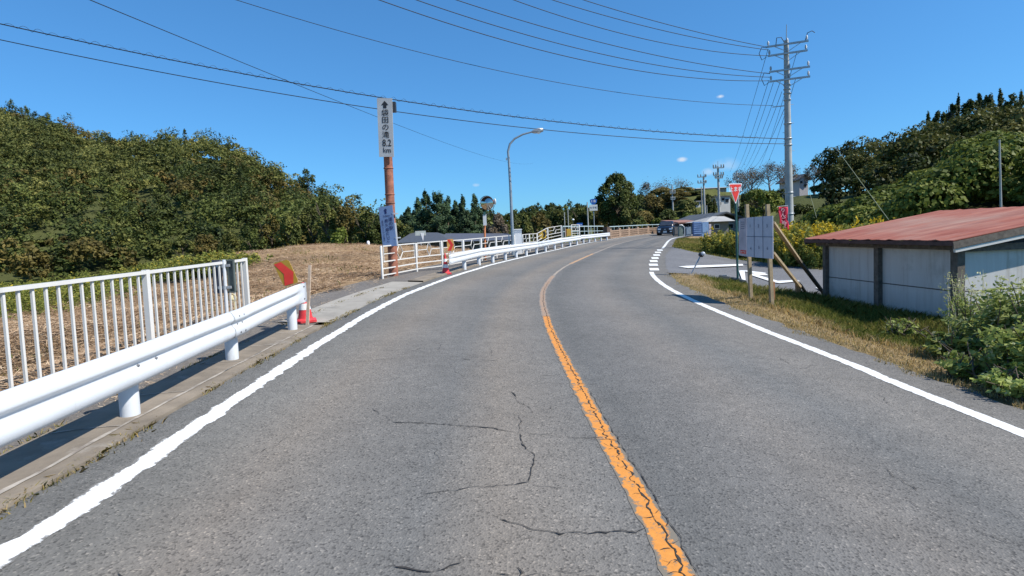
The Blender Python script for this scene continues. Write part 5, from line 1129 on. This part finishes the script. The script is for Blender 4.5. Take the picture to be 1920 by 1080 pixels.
def wood_mb(kind, seed, hgt, wid):
    """trunk and limbs in real size, for one tree"""
    rg = random.Random(seed); b = MB(); tr = {'full': .03, 'dome': .045, 'high': .03, 'ball': .045, 'bush': .015, 'fir': .025, 'umbrella': .03}[kind]*hgt
    topz = {'full': .6, 'dome': .7, 'high': .7, 'ball': .7, 'bush': .4, 'fir': .96, 'umbrella': .55}[kind]*hgt
    pts = [Vector((0, 0, -.4))]; x = y = 0
    for i in range(1, 6):
        x += rg.uniform(-.02, .02)*hgt*(kind != 'fir'); y += rg.uniform(-.02, .02)*hgt*(kind != 'fir'); pts.append(Vector((x, y, topz*i/5)))
    b.tube(pts, [tr*(1.25-.2*i) for i in range(6)], 10)
    if kind != 'fir':
        nb = 9 if kind == 'umbrella' else 7
        for i in range(nb):
            f = rg.uniform(.45, .98); p = pts[0].lerp(pts[-1], f); a = i*2.4+rg.random(); L = wid*rg.uniform(.3, .45)
            q = p+Vector((math.cos(a)*L*.5, math.sin(a)*L*.5, hgt*rg.uniform(.08, .16))); e = p+Vector((math.cos(a)*L, math.sin(a)*L, hgt*rg.uniform(.16, .34)))
            b.tube([p, q, e], [tr*.45, tr*.28, tr*.07], 6)
            for s in (-.6, .6):
                e2 = q+Vector((math.cos(a+s)*L*.55, math.sin(a+s)*L*.55, hgt*rg.uniform(.08, .2))); b.tube([q, e2], [tr*.22, tr*.05], 5)
                if kind == 'umbrella':
                    for s2 in (-.7, .5): b.tube([q.lerp(e2, .5), e2+Vector((math.cos(a+s+s2)*L*.3, math.sin(a+s+s2)*L*.3, hgt*.05))], [tr*.12, tr*.03], 4)
    return b
TC = {}
def tree(label, kind, fol, px, ytop, Y, wpx, n=2600, seed=0, leaf=.32, group=None, name='tree', cat='tree', ysink=0, zb=None, bark=None):
    x = V(px, ytop, Y).x; g = Vector((x, Y, gz(x, Y)-ysink)); 
    if zb is not None: g.z = zb
    H = V(px, ytop, Y).z-g.z; W = wpx*Y/F*1.0
    t = thing(name, label, cat, g, group)
    Q, tint = unit_leaf(kind, seed+17, n, 1.); C = Q.mean(1, keepdims=True); S = np.array([W, W, H]); D = (Q-C)*leaf
    P = C*S+D; me = poly_cloud('crown', P, tint, FO[fol]); link_mesh('crown', me, t)
    wb = wood_mb(kind, seed, H, W); me = bpy.data.meshes.new('trunk'); me.from_pydata([tuple(v) for v in wb.v], [], wb.f); me.materials.append(bark or M_bark); me.polygons.foreach_set('use_smooth', wb.sm); link_mesh('trunk', me, t)
    return t
# merged woods on the slopes
def wood(name, label, cat, pts, kinds, leafm, nl, hrange, mats_tint=0.):
    """pts: (x, y, scale); one mesh, the mass of a wood on a slope"""
    A = []; T = []; rg = np.random.default_rng(len(pts)); base_ = [unit_leaf(k, 40+i, nl, 1.) for i, k in enumerate(kinds)]
    z = zg(pts[:, 0], pts[:, 1])
    for i, (x, y, s) in enumerate(pts):
        Q, tn = base_[rg.integers(len(kinds))]; H = rg.uniform(*hrange)*s; W = H*rg.uniform(.75, 1.1); C = Q.mean(1, keepdims=True); D = (Q-C)*leafm
        a = rg.uniform(0, 2*np.pi); c, sn = math.cos(a), math.sin(a); Rm = np.array([[c, -sn, 0], [sn, c, 0], [0, 0, 1]])
        A.append((C*np.array([W, W, H])+D)@Rm.T+np.array([x, y, z[i]-.8])); T.append(tn+rg.normal()*.19+mats_tint)
    return np.concatenate(A), np.concatenate(T)
def scatter(px0, px1, fr0, fr1, space, seed, rmaxadd=6, dens=1.):
    rg = np.random.default_rng(seed); a0, a1 = math.atan((px0-960)/F), math.atan((px1-960)/F); out = []
    for az_ in np.arange(a0, a1, .012):
        r0 = np.interp(az_, HAZ, HT[:, 1]); r1 = np.interp(az_, HAZ, HT[:, 2]); lo = r0+(r1-r0)*fr0; hi = r0+(r1-r0)*fr1+rmaxadd
        r = lo
        while r < hi:
            if rg.random() < dens*.012*r/space: out.append((r*math.sin(az_+rg.uniform(-.006, .006)), r*math.cos(az_), rg.uniform(.7, 1.15)))
            r += space*rg.uniform(.7, 1.3)
    return np.array(out)
def stuff(name, label, cat, P, T, m): return tag(link_mesh(name, poly_cloud(name, P, T, m)), label, cat, None, 'stuff')
def split_species(pts, seed):
    f = np.sin(pts[:, 0]*.045+seed)+np.sin(pts[:, 1]*.06+seed*2)+np.random.default_rng(seed).normal(size=len(pts))*.75
    return pts[f < .1], pts[(f >= .1) & (f < .85)], pts[f >= .85]
pl = scatter(-560, 722, -.02, 1., 5.5, 3, dens=1.45)
a, b_, c = split_species(pl, 4)
stuff('left_hill_woods', 'mixed olive green woods covering the hill on the left', 'woods', *wood('w', '', '', a, ['full', 'ball', 'full', 'high'], .56, 640, (4.5, 9.5)), FO['oak'])
stuff('left_hill_woods', 'yellowish brown autumn trees mixed through the left hill woods', 'woods', *wood('w', '', '', b_, ['full', 'full', 'high', 'ball'], .56, 640, (4, 8)), FO['olive'])
stuff('left_hill_woods', 'darker evergreen trees mixed through the left hill woods', 'woods', *wood('w', '', '', c, ['ball', 'fir', 'full', 'fir'], .54, 640, (5.5, 11)), FO['dark'])
pm = scatter(722, 1200, 0, 1., 8, 5, 4)
stuff('far_hill_woods', 'dark wooded far hills behind the bridge', 'woods', *wood('w', '', '', pm, ['full', 'ball', 'fir'], 1.0, 330, (6, 8)), FO['dark'])
pr_ = scatter(1572, 2700, .22, 1., 5.0, 6)
a, b_, c = split_species(pr_, 9)
stuff('right_hill_woods', 'green mixed woods on the slope at right', 'woods', *wood('w', '', '', a, ['full', 'ball', 'high'], .40, 1400, (5, 8)), FO['oak'])
stuff('right_hill_woods', 'dark evergreen woods along the crest at right', 'woods', *wood('w', '', '', np.concatenate([b_, c]), ['full', 'ball', 'fir', 'full'], .38, 1400, (5, 8.5)), FO['dark'])
# vine covered bank at the foot of the right hill
rg = np.random.default_rng(21); A = []; T = []
n_l = 300
for i in range(n_l):
    px = rg.uniform(1525, 2250); az_ = math.atan((px-960)/F); r0 = np.interp(az_, HAZ, HT[:, 1]); r1 = np.interp(az_, HAZ, HT[:, 2]); r = r0+rg.uniform(-.02, float(np.interp(px, [1560, 1700, 1950], [.14, .18, .34])))*(r1-r0)
    x, y = r*math.sin(az_), r*math.cos(az_); z0 = gz(x, y); rad = rg.uniform(.7, 2.1)*(1 if px > 1650 else .8); hgt = rg.uniform(.45, 1.1)*float(np.interp(px, [1525, 1620, 1720, 1860], [1.0, 1.5, 2.6, 5.0]))
    n = int(420*rad); d = unit(rg.normal(size=(n, 3))); d[:, 2] = np.abs(d[:, 2])*1.0-.25
    C = np.array([x, y, z0+hgt])+d*rad*rg.uniform(.8, 1.1, n)[:, None]*np.array([1, 1, .75])
    low = d[:, 2] < .05; C[low, 2] -= rg.uniform(0, .4, low.sum())*hgt*.4
    A.append(leaves(C, d*.8+rg.normal(size=(n, 3))*.4+np.array([0, 0, .3]), .30, rg, .8)); T.append(.44+rg.normal()*.22+.25*d[:, 2]*0+rg.normal(size=n)*.13)
stuff('vine_cover', 'bright green climbing vines draped over the bank behind the shed', 'vines', np.concatenate(A), np.concatenate(T), FO['kudzu'])
# single trees that stand out
sk = 'trees along the foot of the left hill'
for i, (px, yt, w_, Y, k, f) in enumerate(((-30,446,48,94,'full','oak'),(22,440,44,93,'ball','dark'),(66,450,42,94,'full','oak'),(112,444,46,92,'high','olive'),(158,452,42,93,'full','oak'),(204,446,48,90,'full','olive'),(250,452,42,92,'ball','dark'),(296,444,46,88,'full','oak'),(342,448,42,88,'high','oak'),(386,440,46,86,'full','olive'),(430,436,44,84,'full','oak'))):
    tree('%s tree at the left hill foot, %s in the row over the fence' % ({'oak': 'green', 'olive': 'yellowish', 'dark': 'dark'}[f], ['cut off first', 'second', 'third', 'fourth', 'fifth', 'sixth', 'seventh', 'eighth', 'ninth', 'tenth', 'eleventh'][i]), k, f, px, yt, Y, w_, 2600, i, .36, sk)
for i, (px, yt, w_, Y, k, f) in enumerate(((472,412,44,82,'full','dark'),(506,402,46,84,'full','olive'),(542,396,46,82,'full','oak'),(578,384,46,84,'full','oak'),(612,378,46,82,'ball','oak'),(648,372,48,80,'full','olive'),(684,386,46,78,'full','oak'),(706,402,40,76,'full','dark'),(640,428,40,70,'full','kudzu'),(745,412,46,66,'full','oak'),(765,425,40,62,'bush','dark'))):
    tree('%s tree behind the brown mound, %s from its left end' % ({'oak': 'green', 'olive': 'yellowish', 'dark': 'dark', 'kudzu': 'small bright green'}[f], ['first', 'second', 'third', 'fourth', 'fifth', 'sixth', 'seventh', 'eighth', 'low one', 'ninth', 'tenth'][i]), k, f, px, yt, Y, w_, 3400, 20+i, .34, 'trees behind the brown mound')
tree('lone dark tree sticking out of the left hill skyline', 'full', 'dark', 574, 318, 150, 30, 1500, 5, .45, zb=V(574, 376, 150).z)
for i, (px, yt, w_) in enumerate(((299,252,10),(311,248,12),(346,244,14),(246,247,10))):
    tree('small dark conifer on the left hill skyline, %s from the left' % ['second', 'third', 'fourth', 'first'][i], 'fir', 'dark', px, yt, 200 if px > 290 else 240, w_*1.5, 900, 60+i, .4, 'conifers on the left hill skyline', name='conifer', cat='conifer', zb=V(px, yt+34, 200 if px > 290 else 240).z)
for i, (px, yt, w_, Y) in enumerate(((784,378,62,84),(798,366,70,80),(817,362,84,78),(838,376,66,82),(853,385,60,84),(868,378,66,80),(889,374,62,84),(906,387,56,86),(764,392,56,88))):
    tree('blue green conifer left of the curve mirror, %s from the left' % ['second', 'third', 'fourth and tallest', 'fifth', 'sixth', 'seventh', 'eighth', 'ninth', 'first'][i], 'fir', 'blue', px, yt, Y, w_, 9000, 70+i, .32, 'conifers left of the curve mirror', name='conifer', cat='conifer')
mt = (('russet brown tree just right of the curve mirror', 'full', 'brown', 932, 398, 72, 46), ('bushy green tree just right of the street lamp pole', 'full', 'oak', 978, 399, 68, 44), ('yellowish tree beside the climbing white fence', 'full', 'olive', 1012, 398, 74, 44),
      ('green tree behind the blank thin poles', 'full', 'oak', 1048, 394, 84, 46), ('dark tree left of the blue route sign', 'ball', 'dark', 1088, 392, 92, 40), ('dull olive tree below the large round tree', 'full', 'olive', 1128, 394, 96, 40),
      ('big round dense evergreen tree standing above all others near the bridge', 'dome', 'dark', 1154, 322, 88, 84), ('grey green low tree right of the round tree', 'full', 'oak', 1180, 388, 84, 44), ('low bushy tree behind the bridge parapet', 'full', 'olive', 1208, 396, 80, 46),
      ('brown green tree below the sparse widest cherry tree', 'full', 'olive', 1240, 352, 104, 44), ('dull olive tree on the crest right of the widest cherry tree', 'full', 'olive', 1278, 352, 104, 46), ('mixed green tree left of the long white edged roof', 'full', 'oak', 1302, 358, 100, 30),
      ('dark tree right of the big round tree', 'full', 'dark', 1204, 368, 100, 44), ('grey green tree between the pale far houses', 'full', 'oak', 1318, 366, 96, 26), ('low green tree under the pale house by the far poles', 'full', 'oak', 1298, 388, 84, 36), ('dark bushy tree right behind the car', 'full', 'dark', 1250, 392, 84, 40),
      ('bright green small tree behind the dark car', 'bush', 'kudzu', 1232, 405, 78, 26), ('brownish tree above the dark car', 'full', 'olive', 1222, 366, 96, 56), ('olive tree behind the utility pole by the car', 'full', 'olive', 1262, 356, 96, 60), ('green tree right of the utility pole by the car', 'full', 'oak', 1285, 375, 90, 44),
      ('dark tree between the two far utility poles', 'full', 'dark', 1331, 362, 92, 22), ('dark low tree left of the car roof', 'full', 'dark', 1196, 408, 76, 36), ('low green bush below the pale far house', 'bush', 'kudzu', 1285, 398, 78, 44), ('low bush above the red brown roof', 'bush', 'kudzu', 1315, 395, 76, 30))
for i, (lab, k, f, px, yt, Y, w_) in enumerate(mt): tree(lab, k, f, px, yt, Y, w_, 20000 if k == 'dome' else 4200, 90+i, .32)
ch = (('sparse cherry tree on the far crest, first left of the long white edged roof', 1212, 341, 112, 34), ('sparse cherry tree on the far crest, widest one left of the white edged roof', 1258, 332, 112, 84),
      ('nearly bare cherry tree with purplish twigs behind the red triangle sign', 1384, 318, 100, 44), ('nearly bare cherry tree between the triangle sign and the second one', 1408, 312, 102, 46), ('tallest nearly bare cherry tree left of the tall utility pole', 1442, 303, 100, 56),
      ('nearly bare cherry tree just behind the tall utility pole', 1474, 303, 102, 46), ('sparse cherry tree right of the small hilltop house', 1526, 305, 100, 34), ('sparse brownish cherry tree against the dark wood edge', 1552, 302, 96, 34))
for i, (lab, px, yt, Y, w_) in enumerate(ch): tree(lab, 'umbrella', 'brown', px, yt, Y, w_, 1700, 120+i, .22, zb=V(px, yt+60, Y).z, group='sparse cherry trees on the far crest', bark=M_barkg)
tree('bright leafy green tree left of the tall utility pole', 'full', 'kudzu', 1432, 352, 58, 66, 6500, 140, .24)
tree('darker rounded green tree behind the notice board', 'full', 'oak', 1402, 362, 62, 52, 5000, 141, .24)
tree('low dark shrub left of the small hilltop house', 'bush', 'dark', 1466, 346, 84, 30, 2500, 142, .26)
tree('dark rounded shrub right behind the tall utility pole', 'bush', 'dark', 1500, 380, 60, 44, 3000, 143, .24)
tree('dark low hedge like shrub below the hilltop cherry trees', 'bush', 'dark', 1545, 343, 88, 44, 2500, 144, .28)
cf = 'conifers on the right hill crest'
for i, (px, yt, w_, Y) in enumerate(((1783,192,26,86),(1797,188,26,88),(1818,187,34,86),(1836,180,30,88),(1856,178,32,86),(1876,174,30,88),(1895,176,30,86),(1915,178,32,88),(1760,205,26,86),(1740,216,24,88))):
    tree('dark conifer on the right hill crest, %s from the left' % ['third', 'fourth', 'fifth', 'sixth', 'seventh', 'eighth', 'ninth', 'tenth and last', 'second', 'first'][i], 'fir' if i % 2 else 'ball', 'dark', px, yt, Y, w_, 2600, 150+i, .36, cf, name='conifer', cat='conifer')
# ------------------------------------------------------------------ weeds, grass, shrubs
def weed_cloud(n, h, rad, rg, ls=.07, flower=.25, stems=26):
    a = rg.uniform(0, 2*np.pi, stems); r = rad*np.sqrt(rg.uniform(0, 1, stems)); hs_ = h*rg.uniform(.55, 1.05, stems)*(1-.25*(r/rad)**2); lean = rg.normal(size=(stems, 2))*.12
    k = rg.integers(0, stems, n); t_ = rg.uniform(.05, 1, n)**.75
    C = np.stack([r[k]*np.cos(a[k])+lean[k, 0]*h*t_, r[k]*np.sin(a[k])+lean[k, 1]*h*t_, hs_[k]*t_], 1)+rg.normal(size=(n, 3))*np.array([.06, .06, .03])*(1.3-t_)[:, None]*h
    fl = (t_ > .82) & ((k % 4) < 4*flower); tn = np.where(fl, .93+rg.normal(size=n)*.05, .35+.25*t_+rg.normal(size=n)*.12+(k % 5)*.03)
    Q = leaves(C, rg.normal(size=(n, 3))+np.array([0, 0, .5]), ls, rg, .4); return Q, tn
def stems_mb(h, rad, rg, n=14):
    b = MB()
    for i in range(n):
        a = rg.uniform(0, 2*np.pi); r = rad*math.sqrt(rg.uniform(0, 1)); x, y = r*math.cos(a), r*math.sin(a); hh = h*rg.uniform(.5, .95); b.tube([(x, y, -.1), (x+rg.normal()*.05, y+rg.normal()*.05, hh*.5), (x+rg.normal()*.12, y+rg.normal()*.12, hh)], [.012, .009, .004], 5, caps=False)
    return b
WV = []
for s in range(5):
    rg = np.random.default_rng(300+s); Q, tn = weed_cloud(1500, 1.0, .55, rg, .10, (.0, .3, .7, .15, .5)[s]); WV.append((Q, tn))
WQ = WV
HW = []
def plant(v, x, y, h, w_):
    me = WQ[v]; a = rng.uniform(0, 6.28); c, sn = math.cos(a), math.sin(a); Q = me[0]*np.array([w_, w_, h]); Q = np.stack([Q[..., 0]*c-Q[..., 1]*sn, Q[..., 0]*sn+Q[..., 1]*c, Q[..., 2]], -1)
    HW.append((Q+np.array([x, y, gz(x, y)]), me[1]+rng.normal()*.05))
rg = np.random.default_rng(11); cnt = 0
def on_line(x, y): return True
FEp = np.array(FE)
far_off = offset(FE, 0)
for i in range(150):
    s = rg.uniform(3.5, 22); p = FEp[0]+(FEp[-1]-FEp[0])*0; L = np.r_[0, np.cumsum(np.linalg.norm(np.diff(FEp, axis=0), axis=1))]
    s = 7.0+18*(i/150); d = rg.uniform(.9, 1.6)+3.2*rg.random()**1.3
    q = np.array([np.interp(s, L, FEp[:, 0]), np.interp(s, L, FEp[:, 1])]); j = min(np.searchsorted(L, s), len(FEp)-2); T_ = (FEp[j+1]-FEp[j]); T_ /= np.linalg.norm(T_); q = q-np.array([T_[1], -T_[0]])*d
    if pdist([q[0]], [q[1]], RP)[0] < 2.2: continue
    px, _ = proj((q[0], q[1], 0)); v = rg.choice([0, 0, 0, 3]) if px < 1440 else rg.choice([0, 3, 2, 4, 1])
    plant(v, q[0], q[1], rg.uniform(1.0, 1.75)*(1.15 if px > 1450 else .9), rg.uniform(1.2, 1.9))
stuff('weed_hedge', 'tall green and yellow flowering weeds in a thick hedge beyond the side road', 'weeds', np.concatenate([q[0] for q in HW]), np.concatenate([q[1] for q in HW]), FO['weed'])
def blades(X, Y, h, w_, tint, rg, zf=zg, lean=.45):
    n = len(X); z = zf(X, Y)-.01; a = rg.uniform(0, 2*np.pi, n); dx, dy = np.cos(a)*w_, np.sin(a)*w_; b_ = rg.uniform(0, 2*np.pi, n); L = h*rg.uniform(0, lean*2, n)
    B = np.stack([X, Y, z], 1); o = np.stack([dx, dy, 0*dx], 1); m = B+np.stack([np.cos(b_)*L*.35, np.sin(b_)*L*.35, h*.6], 1); t_ = B+np.stack([np.cos(b_)*L, np.sin(b_)*L, h*np.clip(1-.25*lean, .3, 1)], 1)
    return np.stack([B-o, B+o, m+o*.6, t_, m-o*.6], 1)
def region(n, x0, x1, y0, y1, rg): return rg.uniform(x0, x1, n), rg.uniform(y0, y1, n)
rg = np.random.default_rng(5)
X, Y = region(420000, 3.6, 12.5, 1.5, 19, rg); d = pdist(X, Y, RP); inn = (d > .46+.1*np.sin(Y*3)+.06*np.sin(Y*11)) & (d < 6); 
dn = -pdist(X, Y, NE); inn &= ~((dn > -.15) & (Y > 9) & (X > 4.5)); X, Y, d = X[inn], Y[inn], d[inn]
keep = rg.random(len(X)) < np.clip(1.2-.06*Y, .25, 1)*np.where(d < 1.3, .75, 1); X, Y, d = X[keep], Y[keep], d[keep]; n = len(X)
pat_ = np.sin(X*2.1+Y*.7)*np.sin(Y*1.7-X)+rg.normal(size=n)*.35
tn = np.where(d < 1.45+.35*pat_, .80+rg.normal(size=n)*.13, .33+rg.normal(size=n)*.15+.13*pat_)
hh = np.where(d < 1.2, rg.uniform(.02, .06, n), rg.uniform(.05, .16, n)+.08*np.clip(d-1.6, 0, 1.5)); wd = rg.uniform(.003, .008, n)*np.where(d < 1.2, .8, 1)
stuff('verge_grass', 'dry clipped and green grass along the right verge', 'grass', blades(X, Y, hh, wd, tn, rg), tn, FO['grass'])
# strip across the side road and the far bank
X, Y = region(150000, 6, 34, 16, 46, rg); d1 = -pdist(X, Y, FE); dr_ = pdist(X, Y, RP); k = (d1 > -.1) & (dr_ > .5) & (d1 < 9); X, Y, d1 = X[k], Y[k], d1[k]; n = len(X)
tn = .42+rg.normal(size=n)*.1+.12*np.sin(X*.9)*np.sin(Y*.8); stuff('far_verge_grass', 'yellowish grass strip beyond the side road', 'grass', blades(X, Y, rg.uniform(.05, .16, n), rg.uniform(.012, .025, n), tn, rg), tn, FO['grass'])
# gutter weeds and straw on the left
LKs = resample(LP[(LP[:, 1] > 0) & (LP[:, 1] < 14)], 300); i = rg.integers(0, 300, 9000); dd_ = np.where(rg.random(9000) < .7, -.37, -1.02)+rg.normal(size=9000)*.028; T_ = np.gradient(LKs, axis=0); T_ /= np.linalg.norm(T_, axis=1)[:, None]
Q = LKs[i]+np.stack([T_[i, 1], -T_[i, 0]], 1)*dd_[:, None]+rg.normal(size=(9000, 2))*.02; clump = (np.sin(Q[:, 1]*5.3)+np.sin(Q[:, 1]*2.1+1)+rg.normal(size=9000)*.6) > .1; Q = Q[clump]; n = len(Q)
tn = np.clip(.62+rg.normal(size=n)*.2, 0, 1); stuff('gutter_weeds', 'thin dry weeds growing in the joint between asphalt and kerb', 'weeds', blades(Q[:, 0], Q[:, 1], rg.uniform(.015, .07, n), rg.uniform(.002, .006, n), tn, rg, mb, .9), tn, FO['grass'])
def litter(n, X, Y, L, wd, rg, up=.05):
    z = zg(X, Y)+rg.uniform(.0, up, n); a = rg.uniform(0, 2*np.pi, n); t_ = np.stack([np.cos(a), np.sin(a), rg.normal(size=n)*.18], 1); s = np.stack([-np.sin(a), np.cos(a), rg.normal(size=n)*.3], 1); C = np.stack([X, Y, z], 1)
    L = L[:, None]; wd = wd[:, None]; return np.stack([C-t_*L/2-s*wd/2, C+t_*L/2-s*wd/2, C+t_*L/2+s*wd/2, C-t_*L/2+s*wd/2], 1)
X, Y = region(260000, -26, -3, 11, 46, rg); dl_ = -pdist(X, Y, LP); k = (dl_ > 2.1+.3*np.sin(Y*2.3)) & (X > -26+.0*Y) & (rg.random(len(X)) < np.clip(1.25-.03*Y, .2, 1)); X, Y = X[k], Y[k]; n = len(X)
tn = np.clip(.40+.20*np.sin(X*.6+Y*1.9+np.sin(X*.9))+.14*np.sin(X*1.7-Y*.4)*np.sin(Y*.9)+rg.normal(size=n)*.20, 0, 1)
stuff('straw_litter', 'brown cut straw and mulch lying over the mound on the left', 'straw', litter(n, X, Y, rg.uniform(.05, .24, n), rg.uniform(.005, .02, n), rg, .1), tn, FO['straw'])
Xw, Yw = region(60000, -24, -4.4, 4, 44, rg); kk = (np.sin(Xw*1.1+2)*np.sin(Yw*.8+Xw*.3)+rg.normal(size=60000)*.35 > 1.0) & (-pdist(Xw, Yw, LP) > 2.3); Xw, Yw = Xw[kk], Yw[kk]; nw = len(Xw); tw = np.clip(.38+rg.normal(size=nw)*.17, 0, 1)
stuff('mound_weeds', 'sparse yellowish green weeds sprouting from the brown mound', 'weeds', blades(Xw, Yw, rg.uniform(.04, .22, nw), rg.uniform(.006, .016, nw), tw, rg), tw, FO['grass'])
X, Y = region(90000, -14, -4.5, 3, 14, rg); k = (X < -4.75); X, Y = X[k], Y[k]; n = len(X); tn = np.clip(.5+rg.normal(size=n)*.22, 0, 1)
stuff('straw_litter', 'dry straw and stubble on the slope behind the bar fence', 'straw', np.concatenate([litter(n, X, Y, rg.uniform(.06, .25, n), rg.uniform(.004, .014, n), rg, .08)]), tn, FO['straw'])
X, Y = region(26000, -5.2, -3.2, 2, 16, rg); dl_ = -pdist(X, Y, LP); k = (dl_ > .4) & (dl_ < 2.3) & (np.sin(X*5+Y)*np.sin(Y*2.2)+rg.normal(size=len(X))*.5 > .75); X, Y = X[k], Y[k]; n = len(X); tn = np.clip(.8+rg.normal(size=n)*.15, 0, 1)
stuff('path_litter', 'scattered dry stalks on the footpath behind the guardrail', 'straw', litter(n, X, Y, rg.uniform(.02, .12, n), rg.uniform(.002, .006, n), rg, .012), tn, FO['straw'])
# goldenrod field seen through and over the bar fence
A = []; T = []
for i in range(420):
    px = rg.uniform(-350, 452); lo = np.interp(px, [-350, 80, 250, 350, 450], [640, 590, 545, 523, 506]); py = rg.uniform(500, lo); p = G(px, py)
    if p.y > 70 or p.x > -7: continue
    Q, tn = weed_cloud(420, 1.0, .9, rg, .12 if p.y > 20 else .08, rg.choice([0, 0, .25, .5]), 18); tn = tn-.10; s = rg.uniform(.45, .85)*(1+.012*p.y); A.append(Q*np.array([s*1.5, s*1.5, s])+np.array([p.x, p.y, p.z-.1])); T.append(tn+rg.normal()*.05)
stuff('goldenrod_field', 'yellow flowering goldenrod field behind the bar fence', 'goldenrod', np.concatenate(A), np.concatenate(T), FO['weed'])
# shrubs in front of the shed
def airy(n, rg, ns, asp):
    """arching stems with leaves along them, in a unit box"""
    a = rg.uniform(0, 2*np.pi, ns); r0 = .14*rg.uniform(0, 1, ns); out = rg.uniform(.1, .42, ns); hh = rg.uniform(.5, 1.05, ns)*(1-.35*(out/.42)**2)
    k = rg.integers(0, ns, n); t_ = rg.uniform(.12, 1, n)**.8; rr_ = r0[k]+out[k]*t_**1.5
    ax_ = a[k]+rg.normal(size=n)*.10; C = np.stack([rr_*np.cos(ax_), rr_*np.sin(ax_), hh[k]*(t_-.12*t_**3)], 1)+rg.normal(size=(n, 3))*.028
    N = np.stack([np.cos(ax_)*.5, np.sin(ax_)*.5, np.full(n, .8)], 1)+rg.normal(size=(n, 3))*.5; tb = rg.uniform(-.12, .12, ns)
    return leaves(C, N, 1., rg, asp), .42+.25*t_+tb[k]+rg.normal(size=n)*.13
def shrub(label, px, pyb, yt, wpx, n, leaf, seed, fol='shrub', asp=.5, kind='bush', ns=40, name='shrub', Yof=None):
    p = G(px, pyb); rg = np.random.default_rng(seed); H = V(px, yt, p.y).z-p.z; W = wpx*p.y/F
    t = thing(name, label, 'shrub', p)
    Q, tn = airy(n, rg, ns, asp); C = Q.mean(1, keepdims=True); me = poly_cloud('foliage', C*np.array([W, W, H])+(Q-C)*leaf, tn, FO[fol]); link_mesh('foliage', me, t)
    sb = stems_mb(H*.95, W*.32, rg, 30); b = MB(); b.v = [(x, y, z) for x, y, z in sb.v]; b.f = sb.f; me = bpy.data.meshes.new('stems'); me.from_pydata(b.v, [], b.f); me.materials.append(M_bark); link_mesh('stems', me, t); return t
shrub('large leafy shrub at the right edge in front of the shed gable', 1912, 700, 496, 200, 9500, .062, 1, ns=60)
shrub('pale green shrub with seed heads against the shed corner post', 1842, 665, 530, 130, 6000, .05, 2, ns=50)
shrub('dark glossy shrub cut off by the right picture edge', 1985, 745, 570, 240, 8500, .066, 3, ns=60)
shrub('low bright leafy weed clump below the shed corner', 1785, 680, 606, 110, 2000, .075, 4, asp=.7, ns=26)
shrub('low spreading weed clump at the grass edge right of the shed corner', 1845, 715, 645, 150, 3200, .062, 5, asp=.6, ns=34)
shrub('low weeds at the foot of the large shrub by the dry verge', 1925, 748, 680, 150, 3200, .058, 6, asp=.6, ns=34)
shrub('small low weed clump in the shade under the middle shed post', 1690, 640, 592, 70, 900, .07, 7, asp=.5, ns=22)
rg = np.random.default_rng(77)
def stalks(label, px0, px1, pyb, yt, n, seed):
    rg = np.random.default_rng(seed); g = G((px0+px1)/2, pyb); t = thing('tall_stalks', label, 'weed', g, 'tall stalks by the shed corner'); b = MB(); A = []; T = []
    for i in range(n):
        px = rg.uniform(px0, px1); p = G(px, pyb+rg.uniform(-12, 12)); H = (V(px, yt, p.y).z-p.z)*rg.uniform(.65, 1.05); l = rg.normal(size=2)*.08; top = p+Vector((l[0], l[1], H)); mid = p+Vector((l[0]*.3, l[1]*.3, H*.5))
        b.tube([p, mid, top], [.006, .005, .002], 5, caps=False)
        m = 46; t_ = rg.uniform(.25, 1, m); C = np.array(p)[None]+np.array([l[0], l[1], H])[None]*t_[:, None]+rg.normal(size=(m, 3))*np.array([.035, .035, .02]); A.append(leaves(C, rg.normal(size=(m, 3)), .05, rg, .45)); T.append(np.where(t_ > .75, .95, .6)+rg.normal(size=m)*.08)
    b.obj('stems', M_cream, t); me = poly_cloud('leaves', np.concatenate(A)-np.array(ORG[t.name]), np.concatenate(T), FO['shrub']); link_mesh('leaves', me, t)
stalks('tall thin stalks with pale seed heads before the shed corner post', 1775, 1815, 640, 488, 11, 1)
stalks('thin dry stalks rising above the shrubs before the sunlit gable', 1830, 1915, 668, 508, 16, 2)
# grasses below the shed wall, tinted darker to paint in the shade there
X, Y = region(34000, 5.2, 10, 5.5, 13, rg); d = pdist(X, Y, RP); k = (d > 2.0); X, Y = X[k], Y[k]; n = len(X); tn = np.clip(.25+rg.normal(size=n)*.15, 0, 1)
dsh = np.array([(Vector((x, y, 0))-Vector((c1.x, c1.y, 0))).dot(axr) for x, y in zip(X, Y)]); k = dsh < -.05; X, Y, tn = X[k], Y[k], tn[k]; n = len(X); d_ = pdist(X, Y, RP)
stuff('shed_grass', 'taller grass growing along the foot of the shed wall', 'grass', blades(X, Y, rg.uniform(.08, .34, n)*np.clip((d_-1.8), .3, 1), rg.uniform(.004, .009, n), tn, rg), tn, FO['grass'])
